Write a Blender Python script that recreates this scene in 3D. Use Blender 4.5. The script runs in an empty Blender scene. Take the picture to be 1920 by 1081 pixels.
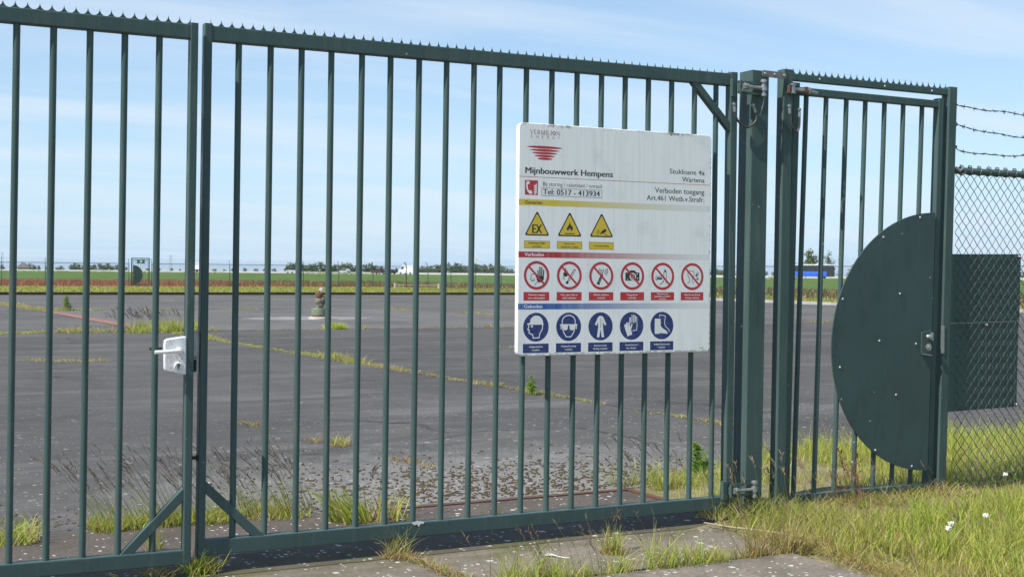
import bpy, math, random
import numpy as np
from mathutils import Vector, Matrix

# ------------------------------------------------------------------ camera, world, sun, exposure
scene = bpy.context.scene
COL = scene.collection
R = math.radians
GY = 5.746                       # the gate stands in the plane y = GY; x runs along it, z is up
EYE = 1.37
YAW = math.atan2(2364.0, 4660.0)
ROLL = 0.0085
cs, sn = math.cos(YAW), math.sin(YAW)
cam = bpy.data.cameras.new('camera')
cam.sensor_width = 36.0
cam.lens = 44.325
cam.shift_y = -0.0143
cam.clip_start = 0.05
cam.clip_end = 20000
cam.dof.use_dof = True
cam.dof.focus_distance = 6.4
cam.dof.aperture_fstop = 11
camo = bpy.data.objects.new('camera', cam)
COL.objects.link(camo)
fw = Vector((sn, cs, 0)); rt = Vector((cs, -sn, 0)); up = Vector((0, 0, 1))
ix = rt * math.cos(ROLL) + up * math.sin(ROLL)
iy = up * math.cos(ROLL) - rt * math.sin(ROLL)
M4 = Matrix((ix, iy, -fw)).transposed().to_4x4()
M4.translation = (0, 0, EYE)
camo.matrix_world = M4
scene.camera = camo

SUN_EL = R(52.0)
SUN_AZ = R(260.0)                # clockwise from +y
world = bpy.data.worlds.new('World')
scene.world = world
world.use_nodes = True
nt = world.node_tree
bg = nt.nodes['Background']
sky = nt.nodes.new('ShaderNodeTexSky')
sky.sky_type = 'NISHITA'
sky.sun_disc = False
sky.sun_elevation = SUN_EL
sky.sun_rotation = SUN_AZ
sky.altitude = 0
sky.air_density = 1.0
sky.dust_density = 0.3
sky.ozone_density = 2.2
bg.inputs[1].default_value = 0.118
# thin cirrus veils, laid out by direction on the sky
tc = nt.nodes.new('ShaderNodeTexCoord')
sep = nt.nodes.new('ShaderNodeSeparateXYZ'); nt.links.new(tc.outputs['Generated'], sep.inputs[0])
mx = nt.nodes.new('ShaderNodeMath'); mx.operation = 'MAXIMUM'; mx.inputs[1].default_value = 0.0
nt.links.new(sep.outputs[2], mx.inputs[0])
ad = nt.nodes.new('ShaderNodeMath'); ad.operation = 'ADD'; ad.inputs[1].default_value = 0.10
nt.links.new(mx.outputs[0], ad.inputs[0])
dv = nt.nodes.new('ShaderNodeVectorMath'); dv.operation = 'DIVIDE'
nt.links.new(tc.outputs['Generated'], dv.inputs[0])
cmb = nt.nodes.new('ShaderNodeCombineXYZ')
for i in range(3): nt.links.new(ad.outputs[0], cmb.inputs[i])
nt.links.new(cmb.outputs[0], dv.inputs[1])
mp = nt.nodes.new('ShaderNodeMapping'); mp.inputs['Rotation'].default_value = (0, 0, R(-38)); mp.inputs['Scale'].default_value = (0.5, 1.5, 0.0)
nt.links.new(dv.outputs[0], mp.inputs[0])
nz = nt.nodes.new('ShaderNodeTexNoise'); nz.inputs['Scale'].default_value = 1.1; nz.inputs['Detail'].default_value = 6.0; nz.inputs['Roughness'].default_value = 0.52; nz.inputs['Distortion'].default_value = 0.5
nt.links.new(mp.outputs[0], nz.inputs['Vector'])
cr = nt.nodes.new('ShaderNodeMapRange'); cr.inputs[1].default_value = 0.42; cr.inputs[2].default_value = 0.68; cr.inputs[3].default_value = 0.0; cr.inputs[4].default_value = 0.58
nt.links.new(nz.outputs[0], cr.inputs[0])
mixc = nt.nodes.new('ShaderNodeMix'); mixc.data_type = 'RGBA'
nt.links.new(cr.outputs[0], mixc.inputs[0])
mixc.inputs[7].default_value = (4.9, 5.5, 6.2, 1)
# an even summer veil that thickens towards the horizon all round
rcp = nt.nodes.new('ShaderNodeMath'); rcp.operation = 'DIVIDE'; rcp.inputs[0].default_value = -0.09
ad2 = nt.nodes.new('ShaderNodeMath'); ad2.operation = 'ADD'; ad2.inputs[1].default_value = 0.04
nt.links.new(mx.outputs[0], ad2.inputs[0]); nt.links.new(ad2.outputs[0], rcp.inputs[1])
ex = nt.nodes.new('ShaderNodeMath'); ex.operation = 'EXPONENT'; nt.links.new(rcp.outputs[0], ex.inputs[0])
om = nt.nodes.new('ShaderNodeMath'); om.operation = 'SUBTRACT'; om.inputs[0].default_value = 1.0; nt.links.new(ex.outputs[0], om.inputs[1])
veil = nt.nodes.new('ShaderNodeMix'); veil.data_type = 'RGBA'
nt.links.new(om.outputs[0], veil.inputs[0]); nt.links.new(sky.outputs[0], veil.inputs[6]); veil.inputs[7].default_value = (3.05, 4.5, 6.15, 1)
nt.links.new(veil.outputs[2], mixc.inputs[6])
nt.links.new(mixc.outputs[2], bg.inputs[0])

sun = bpy.data.lights.new('sun', 'SUN')
sun.energy = 5.0
sun.angle = R(0.53)
sun.color = (1.0, 0.95, 0.87)
suno = bpy.data.objects.new('sun', sun)
COL.objects.link(suno)
sd = Vector((math.sin(SUN_AZ) * math.cos(SUN_EL), math.cos(SUN_AZ) * math.cos(SUN_EL), math.sin(SUN_EL)))
suno.rotation_euler = sd.to_track_quat('Z', 'Y').to_euler()
suno.location = (-20, -5, 30)

vs = scene.view_settings
vs.view_transform = 'Standard'
vs.look = 'None'
vs.exposure = 0.45
vs.gamma = 1.0
vs.use_curve_mapping = False
scene.render.engine = 'CYCLES'
scene.cycles.use_denoising = True
scene.cycles.max_bounces = 6
scene.cycles.transparent_max_bounces = 12
scene.cycles.volume_bounces = 0

# ------------------------------------------------------------------ helpers
rng = np.random.default_rng(7)
random.seed(7)

def thing(name, label, cat, loc=(0, 0, 0), rz=0.0, group=None):
    o = bpy.data.objects.new(name, None)
    o.empty_display_size = 0.1
    COL.objects.link(o)
    o.location = loc
    o.rotation_euler = (0, 0, rz)
    tag(o, label, cat, group)
    return o

def tag(o, label=None, cat=None, group=None, kind=None):
    if label: o['label'] = label
    if cat: o['category'] = cat
    if group: o['group'] = group
    if kind: o['kind'] = kind
    return o

def cum(o):
    v = Vector((0, 0, 0))
    while o is not None:
        v += o.location
        o = o.parent
    return v

def link_mesh(name, me, mat=None, parent=None, loc=(0, 0, 0)):
    o = bpy.data.objects.new(name, me)
    COL.objects.link(o)
    if mat is not None and not me.materials: me.materials.append(mat)
    if parent is not None: o.parent = parent
    o.location = loc
    return o

class MB:
    def __init__(s): s.v = []; s.f = []; s.flat = False
    def add(s, vs_, fs):
        o = len(s.v)
        s.v += [tuple(p) for p in vs_]
        s.f += [tuple(i + o for i in f) for f in fs]
        return s
    def box(s, x0, x1, y0, y1, z0, z1):
        return s.add([(x0,y0,z0),(x1,y0,z0),(x1,y1,z0),(x0,y1,z0),(x0,y0,z1),(x1,y0,z1),(x1,y1,z1),(x0,y1,z1)],
                     [(0,3,2,1),(4,5,6,7),(0,1,5,4),(1,2,6,5),(2,3,7,6),(3,0,4,7)])
    def sweep(s, prof, p0, p1, side=None, caps=True):
        p0 = Vector(p0); p1 = Vector(p1); d = (p1 - p0).normalized()
        if side is None: side = Vector((0, 1, 0)) if abs(d.y) < 0.9 else Vector((1, 0, 0))
        a = (Vector(side) - d * d.dot(Vector(side))).normalized(); b = d.cross(a)
        n = len(prof)
        vv = [p0 + a * x + b * y for x, y in prof] + [p1 + a * x + b * y for x, y in prof]
        ff = [(i, (i + 1) % n, n + (i + 1) % n, n + i) for i in range(n)]
        if caps: ff += [tuple(range(n - 1, -1, -1)), tuple(range(n, 2 * n))]
        return s.add(vv, ff)
    def rhs(s, p0, p1, depth, width, r=0.004, side=None):
        # rounded rectangular section; depth lies along `side` (default y)
        s.flat = True; q = []
        for cx, cy, a0 in ((depth/2-r, width/2-r, 0), (-depth/2+r, width/2-r, 90), (-depth/2+r, -width/2+r, 180), (depth/2-r, -width/2+r, 270)):
            for a in (0, 45, 90): q.append((cx + r*math.cos(R(a0+a)), cy + r*math.sin(R(a0+a))))
        return s.sweep(q, p0, p1, side)
    def cyl(s, p0, p1, r, n=12):
        return s.sweep([(r*math.cos(2*math.pi*i/n), r*math.sin(2*math.pi*i/n)) for i in range(n)], p0, p1)
    def tube(s, pts, r, n=6):
        pts = [Vector(p) for p in pts]; m = len(pts)
        rr = r if isinstance(r, (list, tuple)) else [r] * m
        vv = []; ff = []
        ref = Vector((0.31, 0.77, 0.55))
        for i, p in enumerate(pts):
            t = (pts[min(i+1, m-1)] - pts[max(i-1, 0)]).normalized()
            a = t.cross(ref)
            if a.length < 1e-3: a = t.cross(Vector((1, 0, 0)))
            a.normalize(); b = t.cross(a)
            for k in range(n):
                an = 2*math.pi*k/n
                vv.append(p + a*(rr[i]*math.cos(an)) + b*(rr[i]*math.sin(an)))
        for i in range(m-1):
            for k in range(n):
                k2 = (k+1) % n
                ff.append((i*n+k, i*n+k2, (i+1)*n+k2, (i+1)*n+k))
        ff += [tuple(range(n-1, -1, -1)), tuple(range((m-1)*n, m*n))]
        return s.add(vv, ff)
    def lathe(s, c, prof, n=16, axis=(0, 0, 1)):
        c = Vector(c); ax = Vector(axis).normalized()
        a = ax.cross(Vector((0.2, 0.9, 0.3))).normalized(); b = ax.cross(a)
        vv = []; ff = []; m = len(prof)
        for r_, h in prof:
            for k in range(n):
                an = 2*math.pi*k/n
                vv.append(c + ax*h + a*(r_*math.cos(an)) + b*(r_*math.sin(an)))
        for i in range(m-1):
            for k in range(n):
                k2 = (k+1) % n
                ff.append((i*n+k, i*n+k2, (i+1)*n+k2, (i+1)*n+k))
        ff += [tuple(range(n-1, -1, -1)), tuple(range((m-1)*n, m*n))]
        return s.add(vv, ff)
    def prism(s, poly, y0, y1):
        # polygon in (x, z), extruded from y0 (near) to y1 (far)
        n = len(poly)
        vv = [(x, y0, z) for x, z in poly] + [(x, y1, z) for x, z in poly]
        ff = [tuple(range(n)), tuple(range(2*n-1, n-1, -1))] + [(i, n+i, n+(i+1) % n, (i+1) % n) for i in range(n)]
        return s.add(vv, ff)
    def shear(s, k, z0=0.0):
        s.v = [(x + k*(z - z0), y, z) for x, y, z in s.v]
        return s
    def mesh(s, name, off=(0, 0, 0), smooth=35):
        me = bpy.data.meshes.new(name)
        me.from_pydata([(x-off[0], y-off[1], z-off[2]) for x, y, z in s.v], [], s.f)
        if s.flat and smooth == 35: smooth = 12
        if smooth:
            me.polygons.foreach_set('use_smooth', [True]*len(me.polygons))
            me.set_sharp_from_angle(angle=R(smooth))
        me.update()
        return me
    def build(s, name, mat, parent=None, world=True, smooth=35):
        off = cum(parent) if (parent is not None and world) else (0, 0, 0)
        return link_mesh(name, s.mesh(name, off, smooth), mat, parent)

def copy_tree(o, parent=None):
    c = o.copy(); COL.objects.link(c); c.parent = parent
    for ch in list(o.children): copy_tree(ch, c)
    return c

# ------------------------------------------------------------------ materials
class NT:
    def __init__(s, name):
        s.m = bpy.data.materials.new(name); s.m.use_nodes = True
        s.t = s.m.node_tree; s.b = s.t.nodes['Principled BSDF']
        s.out = s.t.nodes['Material Output']
    def n(s, typ, **kw):
        x = s.t.nodes.new(typ)
        for k, v in kw.items(): setattr(x, k, v)
        return x
    def l(s, a, b): s.t.links.new(a, b)
    def pos(s, scale=(1, 1, 1), space='world'):
        if space == 'world': p = s.n('ShaderNodeNewGeometry').outputs['Position']
        else: p = s.n('ShaderNodeTexCoord').outputs['Object']
        mpn = s.n('ShaderNodeMapping'); mpn.inputs['Scale'].default_value = scale
        s.l(p, mpn.inputs[0]); return mpn.outputs[0]
    def noise(s, vec, scale, detail=4, rough=0.55, dist=0.0):
        x = s.n('ShaderNodeTexNoise'); x.inputs['Scale'].default_value = scale; x.inputs['Detail'].default_value = detail
        x.inputs['Roughness'].default_value = rough; x.inputs['Distortion'].default_value = dist
        s.l(vec, x.inputs['Vector']); return x.outputs[0]
    def ramp(s, v, a, b, lo=0.0, hi=1.0):
        x = s.n('ShaderNodeMapRange'); x.clamp = True
        for i, q in enumerate((a, b, lo, hi)): x.inputs[i+1].default_value = q
        s.l(v, x.inputs[0]); return x.outputs[0]
    def math(s, op, a, b=None):
        x = s.n('ShaderNodeMath', operation=op)
        for i, q in enumerate((a, b)):
            if q is None: continue
            if isinstance(q, (int, float)): x.inputs[i].default_value = q
            else: s.l(q, x.inputs[i])
        return x.outputs[0]
    def mix(s, f, a, b):
        x = s.n('ShaderNodeMix', data_type='RGBA')
        for i, q in ((0, f), (6, a), (7, b)):
            if isinstance(q, (int, float)): x.inputs[i].default_value = q
            elif isinstance(q, (tuple, list)): x.inputs[i].default_value = tuple(q)[:3] + (1,)
            else: s.l(q, x.inputs[i])
        return x.outputs[2]
    def spots(s, vec, scale, rmax, keep, soft=0.03):
        # scattered irregular dots: voronoi cells, only a share `keep` of which carry one
        wob = s.n('ShaderNodeTexNoise'); wob.inputs['Scale'].default_value = scale*1.7; wob.inputs['Detail'].default_value = 2
        s.l(vec, wob.inputs['Vector'])
        mixv = s.n('ShaderNodeMix', data_type='VECTOR'); mixv.inputs[0].default_value = 0.35/scale
        s.l(vec, mixv.inputs[4]); s.l(wob.outputs[1], mixv.inputs[5])
        v = s.n('ShaderNodeTexVoronoi'); v.inputs['Scale'].default_value = scale
        s.l(mixv.outputs[1], v.inputs['Vector'])
        sp = s.n('ShaderNodeSeparateColor'); s.l(v.outputs['Color'], sp.inputs[0])
        rad = s.ramp(sp.outputs[0], 1-keep, 1.0, 0.0, rmax)
        d = s.math('SUBTRACT', rad, v.outputs['Distance'])
        return s.ramp(d, 0.0, soft)
    def base(s, c):
        if isinstance(c, (tuple, list)): s.b.inputs['Base Color'].default_value = tuple(c)[:3] + (1,)
        else: s.l(c, s.b.inputs['Base Color'])
        return s
    def rough(s, v):
        if isinstance(v, (int, float)): s.b.inputs['Roughness'].default_value = v
        else: s.l(v, s.b.inputs['Roughness'])
        return s
    def bump(s, h, strength=0.3, dist=0.01):
        x = s.n('ShaderNodeBump'); x.inputs['Strength'].default_value = strength; x.inputs['Distance'].default_value = dist
        s.l(h, x.inputs['Height']); s.l(x.outputs[0], s.b.inputs['Normal']); return s

def simple(name, c1, c2=None, scale=8.0, rough=0.6, metal=0.0, bump=0.0, space='world'):
    m = NT(name)
    v = m.pos(space=space)
    n1 = m.noise(v, scale, 5)
    m.base(m.mix(m.ramp(n1, 0.3, 0.7), c1, c2 if c2 else tuple(x*0.8 for x in c1)))
    m.rough(m.ramp(n1, 0.2, 0.8, max(0.05, rough-0.1), min(1, rough+0.1)))
    m.b.inputs['Metallic'].default_value = metal
    if bump: m.bump(m.noise(v, scale*6, 4), bump, 0.01)
    return m.m

def green_paint(name, c, rough=0.42, wear=0.42):
    m = NT(name); v = m.pos()
    big = m.noise(v, 2.3, 4)
    col = m.mix(m.ramp(big, 0.3, 0.7), c, tuple(x*1.22 for x in c))
    streak = m.noise(m.pos((14, 14, 0.9)), 3.0, 4)
    col = m.mix(m.ramp(streak, 0.52, 0.74, 0, wear), col, (0.125, 0.135, 0.118))
    chips = m.spots(v, 24.0, 0.16, 0.06)
    col = m.mix(m.math('MULTIPLY', chips, 0.7), col, (0.34, 0.36, 0.35))
    grime = m.noise(m.pos((1, 1, 0.35)), 7.5, 6, 0.7)
    col = m.mix(m.ramp(grime, 0.54, 0.72, 0, 0.45), col, tuple(x*0.55 for x in c))
    col = m.mix(m.math('MULTIPLY', m.spots(v, 9.0, 0.085, 0.10, 0.02), 0.8), col, (0.42, 0.43, 0.42))
    col = m.mix(m.math('MULTIPLY', m.spots(v, 13.0, 0.10, 0.06, 0.03), 0.8), col, (0.14, 0.075, 0.045))
    m.base(col)
    m.rough(m.ramp(m.noise(v, 9, 4), 0.3, 0.7, rough-0.08, rough+0.14))
    m.b.inputs['Specular IOR Level'].default_value = 0.2
    m.bump(m.math('ADD', m.noise(v, 160, 2), m.math('MULTIPLY', m.noise(v, 4.5, 3), 6.0)), 0.06, 0.004)
    return m.m

MAT = {}
MAT['green'] = green_paint('green gate paint', (0.048, 0.082, 0.078))
MAT['green2'] = green_paint('green sheet paint', (0.046, 0.075, 0.076), 0.5, 0.14)
MAT['sheet'] = green_paint('green screen sheet paint', (0.062, 0.105, 0.098), 0.5, 0.2)
MAT['steel'] = simple('galvanised steel', (0.42, 0.43, 0.44), (0.28, 0.29, 0.30), 40, 0.42, 0.75)
MAT['platesteel'] = simple('grey plate steel', (0.22, 0.21, 0.20), (0.15, 0.14, 0.135), 60, 0.55, 0.4)
MAT['rust'] = simple('rusty steel', (0.125, 0.055, 0.032), (0.075, 0.042, 0.030), 9, 0.85, 0.0, 0.2)
MAT['rustpale'] = simple('pale rusty channel', (0.27, 0.125, 0.085), (0.17, 0.085, 0.065), 6, 0.9)
MAT['rubber'] = simple('black rubber', (0.018, 0.018, 0.02), (0.03, 0.03, 0.032), 30, 0.6)
MAT['cable'] = simple('dark earthing cable', (0.035, 0.033, 0.036), (0.06, 0.055, 0.055), 60, 0.5)
MAT['white'] = simple('white paint', (0.78, 0.78, 0.76), (0.66, 0.66, 0.63), 12, 0.5)
MAT['rivet'] = simple('bare aluminium rivet', (0.60, 0.61, 0.61), (0.5, 0.5, 0.5), 50, 0.45, 0.2)
MAT['wire'] = simple('fence wire', (0.055, 0.074, 0.070), (0.10, 0.108, 0.104), 30, 0.5, 0.2)
MAT['barb'] = simple('old barbed wire', (0.05, 0.05, 0.052), (0.11, 0.10, 0.095), 40, 0.6, 0.4)
MAT['dark'] = simple('dark opening', (0.01, 0.01, 0.011), (0.015, 0.015, 0.016), 20, 0.7)

m = NT('scuffed aluminium lock case'); v = m.pos()
sc1 = m.noise(v, 130, 5, 0.7, 1.0)
zone = m.noise(v, 28, 3)
f = m.math('MULTIPLY', m.ramp(sc1, 0.52, 0.60), m.ramp(zone, 0.42, 0.60))
m.base(m.mix(f, (0.72, 0.72, 0.73), (0.22, 0.22, 0.25))).rough(0.55)
m.b.inputs['Metallic'].default_value = 0.15
MAT['lock'] = m.m

def ground_mat(name, c1, c2, c3, s1=0.25, s2=6.0, rough=0.95, bump=0.5, stretch=(1, 1, 1)):
    m = NT(name); v = m.pos(stretch)
    a = m.noise(v, s1, 5); b = m.noise(v, s2, 6, 0.65)
    col = m.mix(m.ramp(a, 0.35, 0.65), c1, c2)
    col = m.mix(m.ramp(b, 0.45, 0.75), col, c3)
    m.base(col).rough(rough)
    m.b.inputs['Specular IOR Level'].default_value = 0.15
    if bump: m.bump(b, bump, 0.05)
    return m.m

MAT['meadow'] = ground_mat('green meadow', (0.078, 0.140, 0.026), (0.055, 0.108, 0.022), (0.12, 0.16, 0.04), 0.05, 0.5)
MAT['lawn'] = ground_mat('rough yellowish lawn', (0.19, 0.20, 0.035), (0.145, 0.175, 0.032), (0.25, 0.235, 0.055), 0.09, 1.6)
MAT['soil'] = ground_mat('dry verge soil with moss', (0.20, 0.175, 0.085), (0.30, 0.26, 0.18), (0.14, 0.15, 0.05), 1.6, 22, bump=0.8)
MAT['jointsoil'] = ground_mat('dark joint filling', (0.035, 0.030, 0.024), (0.06, 0.05, 0.035), (0.075, 0.066, 0.04), 2, 30)

# reddish sorrel field, thinning to olive grass in patches
m = NT('sorrel in seed'); v = m.pos((0.6, 0.25, 1))
a = m.noise(v, 0.10, 5); b = m.noise(v, 1.4, 5)
sx = m.n('ShaderNodeSeparateXYZ'); m.l(m.n('ShaderNodeNewGeometry').outputs['Position'], sx.inputs[0])
side = m.ramp(sx.outputs[0], 26, 62, 0.30, -0.14)
f = m.ramp(m.math('ADD', a, side), 0.44, 0.66)
col = m.mix(f, (0.085, 0.090, 0.030), (0.27, 0.105, 0.072))
col = m.mix(m.ramp(b, 0.5, 0.8, 0, 0.5), col, (0.15, 0.13, 0.05))
m.base(col).rough(0.95); m.b.inputs['Specular IOR Level'].default_value = 0.1
MAT['sorrel'] = m.m

# weathered asphalt: object colour sets the tone of each bay
m = NT('weathered asphalt'); v = m.pos()
oi = m.n('ShaderNodeObjectInfo')
big = m.noise(m.pos((1, 0.45, 1)), 0.35, 5, 0.6)
fine = m.noise(v, 60, 5, 0.7)
mid = m.noise(v, 2.2, 6, 0.62)
mul = m.n('ShaderNodeMix', data_type='RGBA', blend_type='MULTIPLY'); mul.inputs[0].default_value = 1
m.l(oi.outputs['Color'], mul.inputs[6])
tone = m.math('ADD', m.math('ADD', m.ramp(big, 0.3, 0.7, 0.44, 0.66), m.ramp(mid, 0.3, 0.7, -0.10, 0.10)), m.ramp(fine, 0.3, 0.7, -0.10, 0.34))
m.l(tone, mul.inputs[7])
col = mul.outputs[2]
stain = m.noise(m.pos((0.35, 1.6, 1)), 0.8, 6, 0.6, 0.6)
col = m.mix(m.ramp(stain, 0.56, 0.70, 0, 0.30), col, (0.036, 0.036, 0.038))
col = m.mix(m.ramp(stain, 0.47, 0.33, 0, 0.42), col, (0.15, 0.148, 0.145))
sm = m.noise(m.pos((0.10, 1.9, 1)), 1.0, 8, 0.68, 0.4)
col = m.mix(m.ramp(sm, 0.55, 0.68, 0, 0.26), col, (0.16, 0.157, 0.15))
cvw = m.n('ShaderNodeTexVoronoi'); cvw.feature = 'DISTANCE_TO_EDGE'; cvw.inputs['Scale'].default_value = 0.42
wob = m.n('ShaderNodeTexNoise'); wob.inputs['Scale'].default_value = 1.1; wob.inputs['Detail'].default_value = 6; m.l(v, wob.inputs['Vector'])
wmix = m.n('ShaderNodeMix', data_type='VECTOR'); wmix.inputs[0].default_value = 0.35; m.l(v, wmix.inputs[4]); m.l(wob.outputs[1], wmix.inputs[5]); m.l(wmix.outputs[1], cvw.inputs['Vector'])
crack = m.math('MULTIPLY', m.ramp(cvw.outputs[0], 0.010, 0.003), m.ramp(m.noise(v, 0.5, 3), 0.48, 0.60))
col = m.mix(m.math('MULTIPLY', crack, 0.7), col, (0.022, 0.022, 0.02))
patch_ = m.noise(v, 0.22, 3, 0.45)
col = m.mix(m.ramp(patch_, 0.565, 0.58, 0, 0.28), col, (0.045, 0.045, 0.046))
sx = m.n('ShaderNodeSeparateXYZ'); m.l(m.n('ShaderNodeNewGeometry').outputs['Position'], sx.inputs[0])
# pale, bleached gravelly zone beside the gate
dx = m.math('SUBTRACT', sx.outputs[0], 3.6); dx = m.math('MULTIPLY', dx, 0.46)
dy = m.math('SUBTRACT', sx.outputs[1], 7.0); dy = m.math('MULTIPLY', dy, 0.58)
dd = m.math('SQRT', m.math('ADD', m.math('MULTIPLY', dx, dx), m.math('MULTIPLY', dy, dy)))
dd = m.math('ADD', dd, m.ramp(m.noise(v, 3.2, 5), 0.3, 0.7, -0.3, 0.3))
pale = m.ramp(dd, 1.45, 0.35, 0.0, 0.85)
grit = m.noise(v, 38, 5, 0.75)
col = m.mix(m.math('MULTIPLY', pale, m.ramp(grit, 0.42, 0.55, 0.35, 1.0)), col, (0.25, 0.245, 0.235))
near = m.ramp(sx.outputs[1], 14.0, 6.8, 0.25, 1.0)
sp = m.spots(v, 13.0, 0.30, 0.42, 0.05)
sp2 = m.spots(m.pos((1.0, 1.0, 1.0)), 31.0, 0.33, 0.35, 0.05)
spn = m.math('MULTIPLY', m.math('MAXIMUM', sp, sp2), near)
col = m.mix(m.math('MULTIPLY', spn, 0.8), col, (0.36, 0.36, 0.34))
far_sp = m.spots(v, 1.3, 0.05, 0.30, 0.01)
col = m.mix(m.math('MULTIPLY', far_sp, 0.85), col, (0.5, 0.5, 0.48))
m.base(col).rough(m.ramp(fine, 0.3, 0.7, 0.82, 0.97))
m.b.inputs['Specular IOR Level'].default_value = 0.25
m.bump(m.math('ADD', fine, grit), 0.55, 0.012)
MAT['asphalt'] = m.m

# concrete apron and threshold, lichen-spotted
def concrete(name, c1, c2, lich=0.85, moss=(0.06, 0.065, 0.02)):
    m = NT(name); v = m.pos()
    a = m.noise(v, 1.7, 6, 0.62); b = m.noise(v, 45, 5, 0.72); c_ = m.noise(v, 6, 5, 0.6)
    col = m.mix(m.ramp(a, 0.36, 0.64), c1, c2)
    col = m.mix(m.ramp(b, 0.40, 0.62, 0, 0.65), col, tuple(x*0.40 for x in c1))
    col = m.mix(m.ramp(c_, 0.55, 0.72, 0, 0.6), col, moss)
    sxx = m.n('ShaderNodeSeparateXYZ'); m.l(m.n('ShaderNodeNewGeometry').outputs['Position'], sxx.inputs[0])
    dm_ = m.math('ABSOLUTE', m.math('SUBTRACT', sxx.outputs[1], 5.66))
    moss_shade = m.math('MULTIPLY', m.ramp(m.math('ADD', dm_, m.ramp(m.noise(v, 3.0, 5), 0.3, 0.7, -0.18, 0.18)), 0.34, 0.05), m.ramp(m.noise(m.pos((0.5, 2, 1)), 5, 5), 0.35, 0.60))
    col = m.mix(m.math('MULTIPLY', moss_shade, 0.75), col, (0.085, 0.082, 0.028))  # moss on the gate line, with the shadow's warm tone painted in too
    drk = m.noise(v, 2.6, 6, 0.66)
    col = m.mix(m.ramp(drk, 0.50, 0.66, 0, 0.55), col, tuple(x*0.42 for x in c1))
    sp = m.math('MAXIMUM', m.spots(v, 15.0, 0.30, 0.35, 0.06), m.spots(v, 33.0, 0.36, 0.45, 0.06))
    col = m.mix(m.math('MULTIPLY', sp, lich), col, (0.52, 0.52, 0.49))
    col = m.mix(m.math('MULTIPLY', m.spots(v, 3.1, 0.16, 0.16, 0.03), 0.8), col, (0.36, 0.20, 0.035))
    m.base(col).rough(0.92)
    m.b.inputs['Specular IOR Level'].default_value = 0.25
    m.bump(b, 0.5, 0.01)
    return m.m
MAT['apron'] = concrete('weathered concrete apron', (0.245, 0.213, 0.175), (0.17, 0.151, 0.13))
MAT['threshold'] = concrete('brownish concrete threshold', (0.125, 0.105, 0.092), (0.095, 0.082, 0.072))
MAT['palecon'] = simple('pale concrete', (0.42, 0.41, 0.40), (0.30, 0.295, 0.29), 2.5, 0.9)

# vegetation: colour attribute on the blades, some light passing through
def leafmat(name, trans=0.48, rough=0.55):
    m = NT(name)
    at = m.n('ShaderNodeAttribute'); at.attribute_name = 'col'
    m.base(at.outputs['Color']).rough(rough)
    m.b.inputs['Specular IOR Level'].default_value = 0.25
    tr = m.n('ShaderNodeBsdfTranslucent'); m.l(at.outputs['Color'], tr.inputs[0])
    ms = m.n('ShaderNodeMixShader'); ms.inputs[0].default_value = trans
    m.l(m.b.outputs[0], ms.inputs[1]); m.l(tr.outputs[0], ms.inputs[2]); m.l(ms.outputs[0], m.out.inputs[0])
    return m.m
MAT['leaf'] = leafmat('grass blades')
MAT['bark'] = simple('bark', (0.10, 0.08, 0.06), (0.06, 0.05, 0.04), 5, 0.9)

# ------------------------------------------------------------------ vegetation builders
def np_mesh(name, verts, tris, cols=None):
    me = bpy.data.meshes.new(name)
    nv, nf = len(verts), len(tris)
    me.vertices.add(nv); me.vertices.foreach_set('co', np.asarray(verts, np.float32).ravel())
    me.loops.add(nf*3); me.loops.foreach_set('vertex_index', np.asarray(tris, np.int32).ravel())
    me.polygons.add(nf)
    me.polygons.foreach_set('loop_start', np.arange(0, nf*3, 3, dtype=np.int32))
    me.polygons.foreach_set('loop_total', np.full(nf, 3, np.int32))
    me.polygons.foreach_set('use_smooth', np.ones(nf, bool))
    if cols is not None:
        ca = me.color_attributes.new('col', 'FLOAT_COLOR', 'POINT')
        c4 = np.ones((nv, 4), np.float32); c4[:, :3] = cols
        ca.data.foreach_set('color', c4.ravel())
    me.update(); me.validate()
    return me

GREEN = [(0.31, 0.39, 0.06), (0.38, 0.44, 0.085), (0.22, 0.31, 0.05), (0.47, 0.47, 0.14)]
FRESH = [(0.46, 0.53, 0.09), (0.55, 0.59, 0.13), (0.36, 0.45, 0.07)]
STRAW = [(0.48, 0.38, 0.18), (0.42, 0.31, 0.14), (0.37, 0.30, 0.11), (0.56, 0.47, 0.26)]
RUSTY = [(0.32, 0.17, 0.07), (0.25, 0.14, 0.07)]

def palette(n, spec):
    # spec: list of (weight, colours)
    w = np.array([a for a, _ in spec], float); w /= w.sum()
    pick = rng.choice(len(spec), n, p=w)
    out = np.zeros((n, 3))
    for i, (_, cl) in enumerate(spec):
        k = np.where(pick == i)[0]
        out[k] = np.array(cl)[rng.integers(0, len(cl), len(k))]
    return out * rng.uniform(0.82, 1.18, (n, 1))

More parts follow.
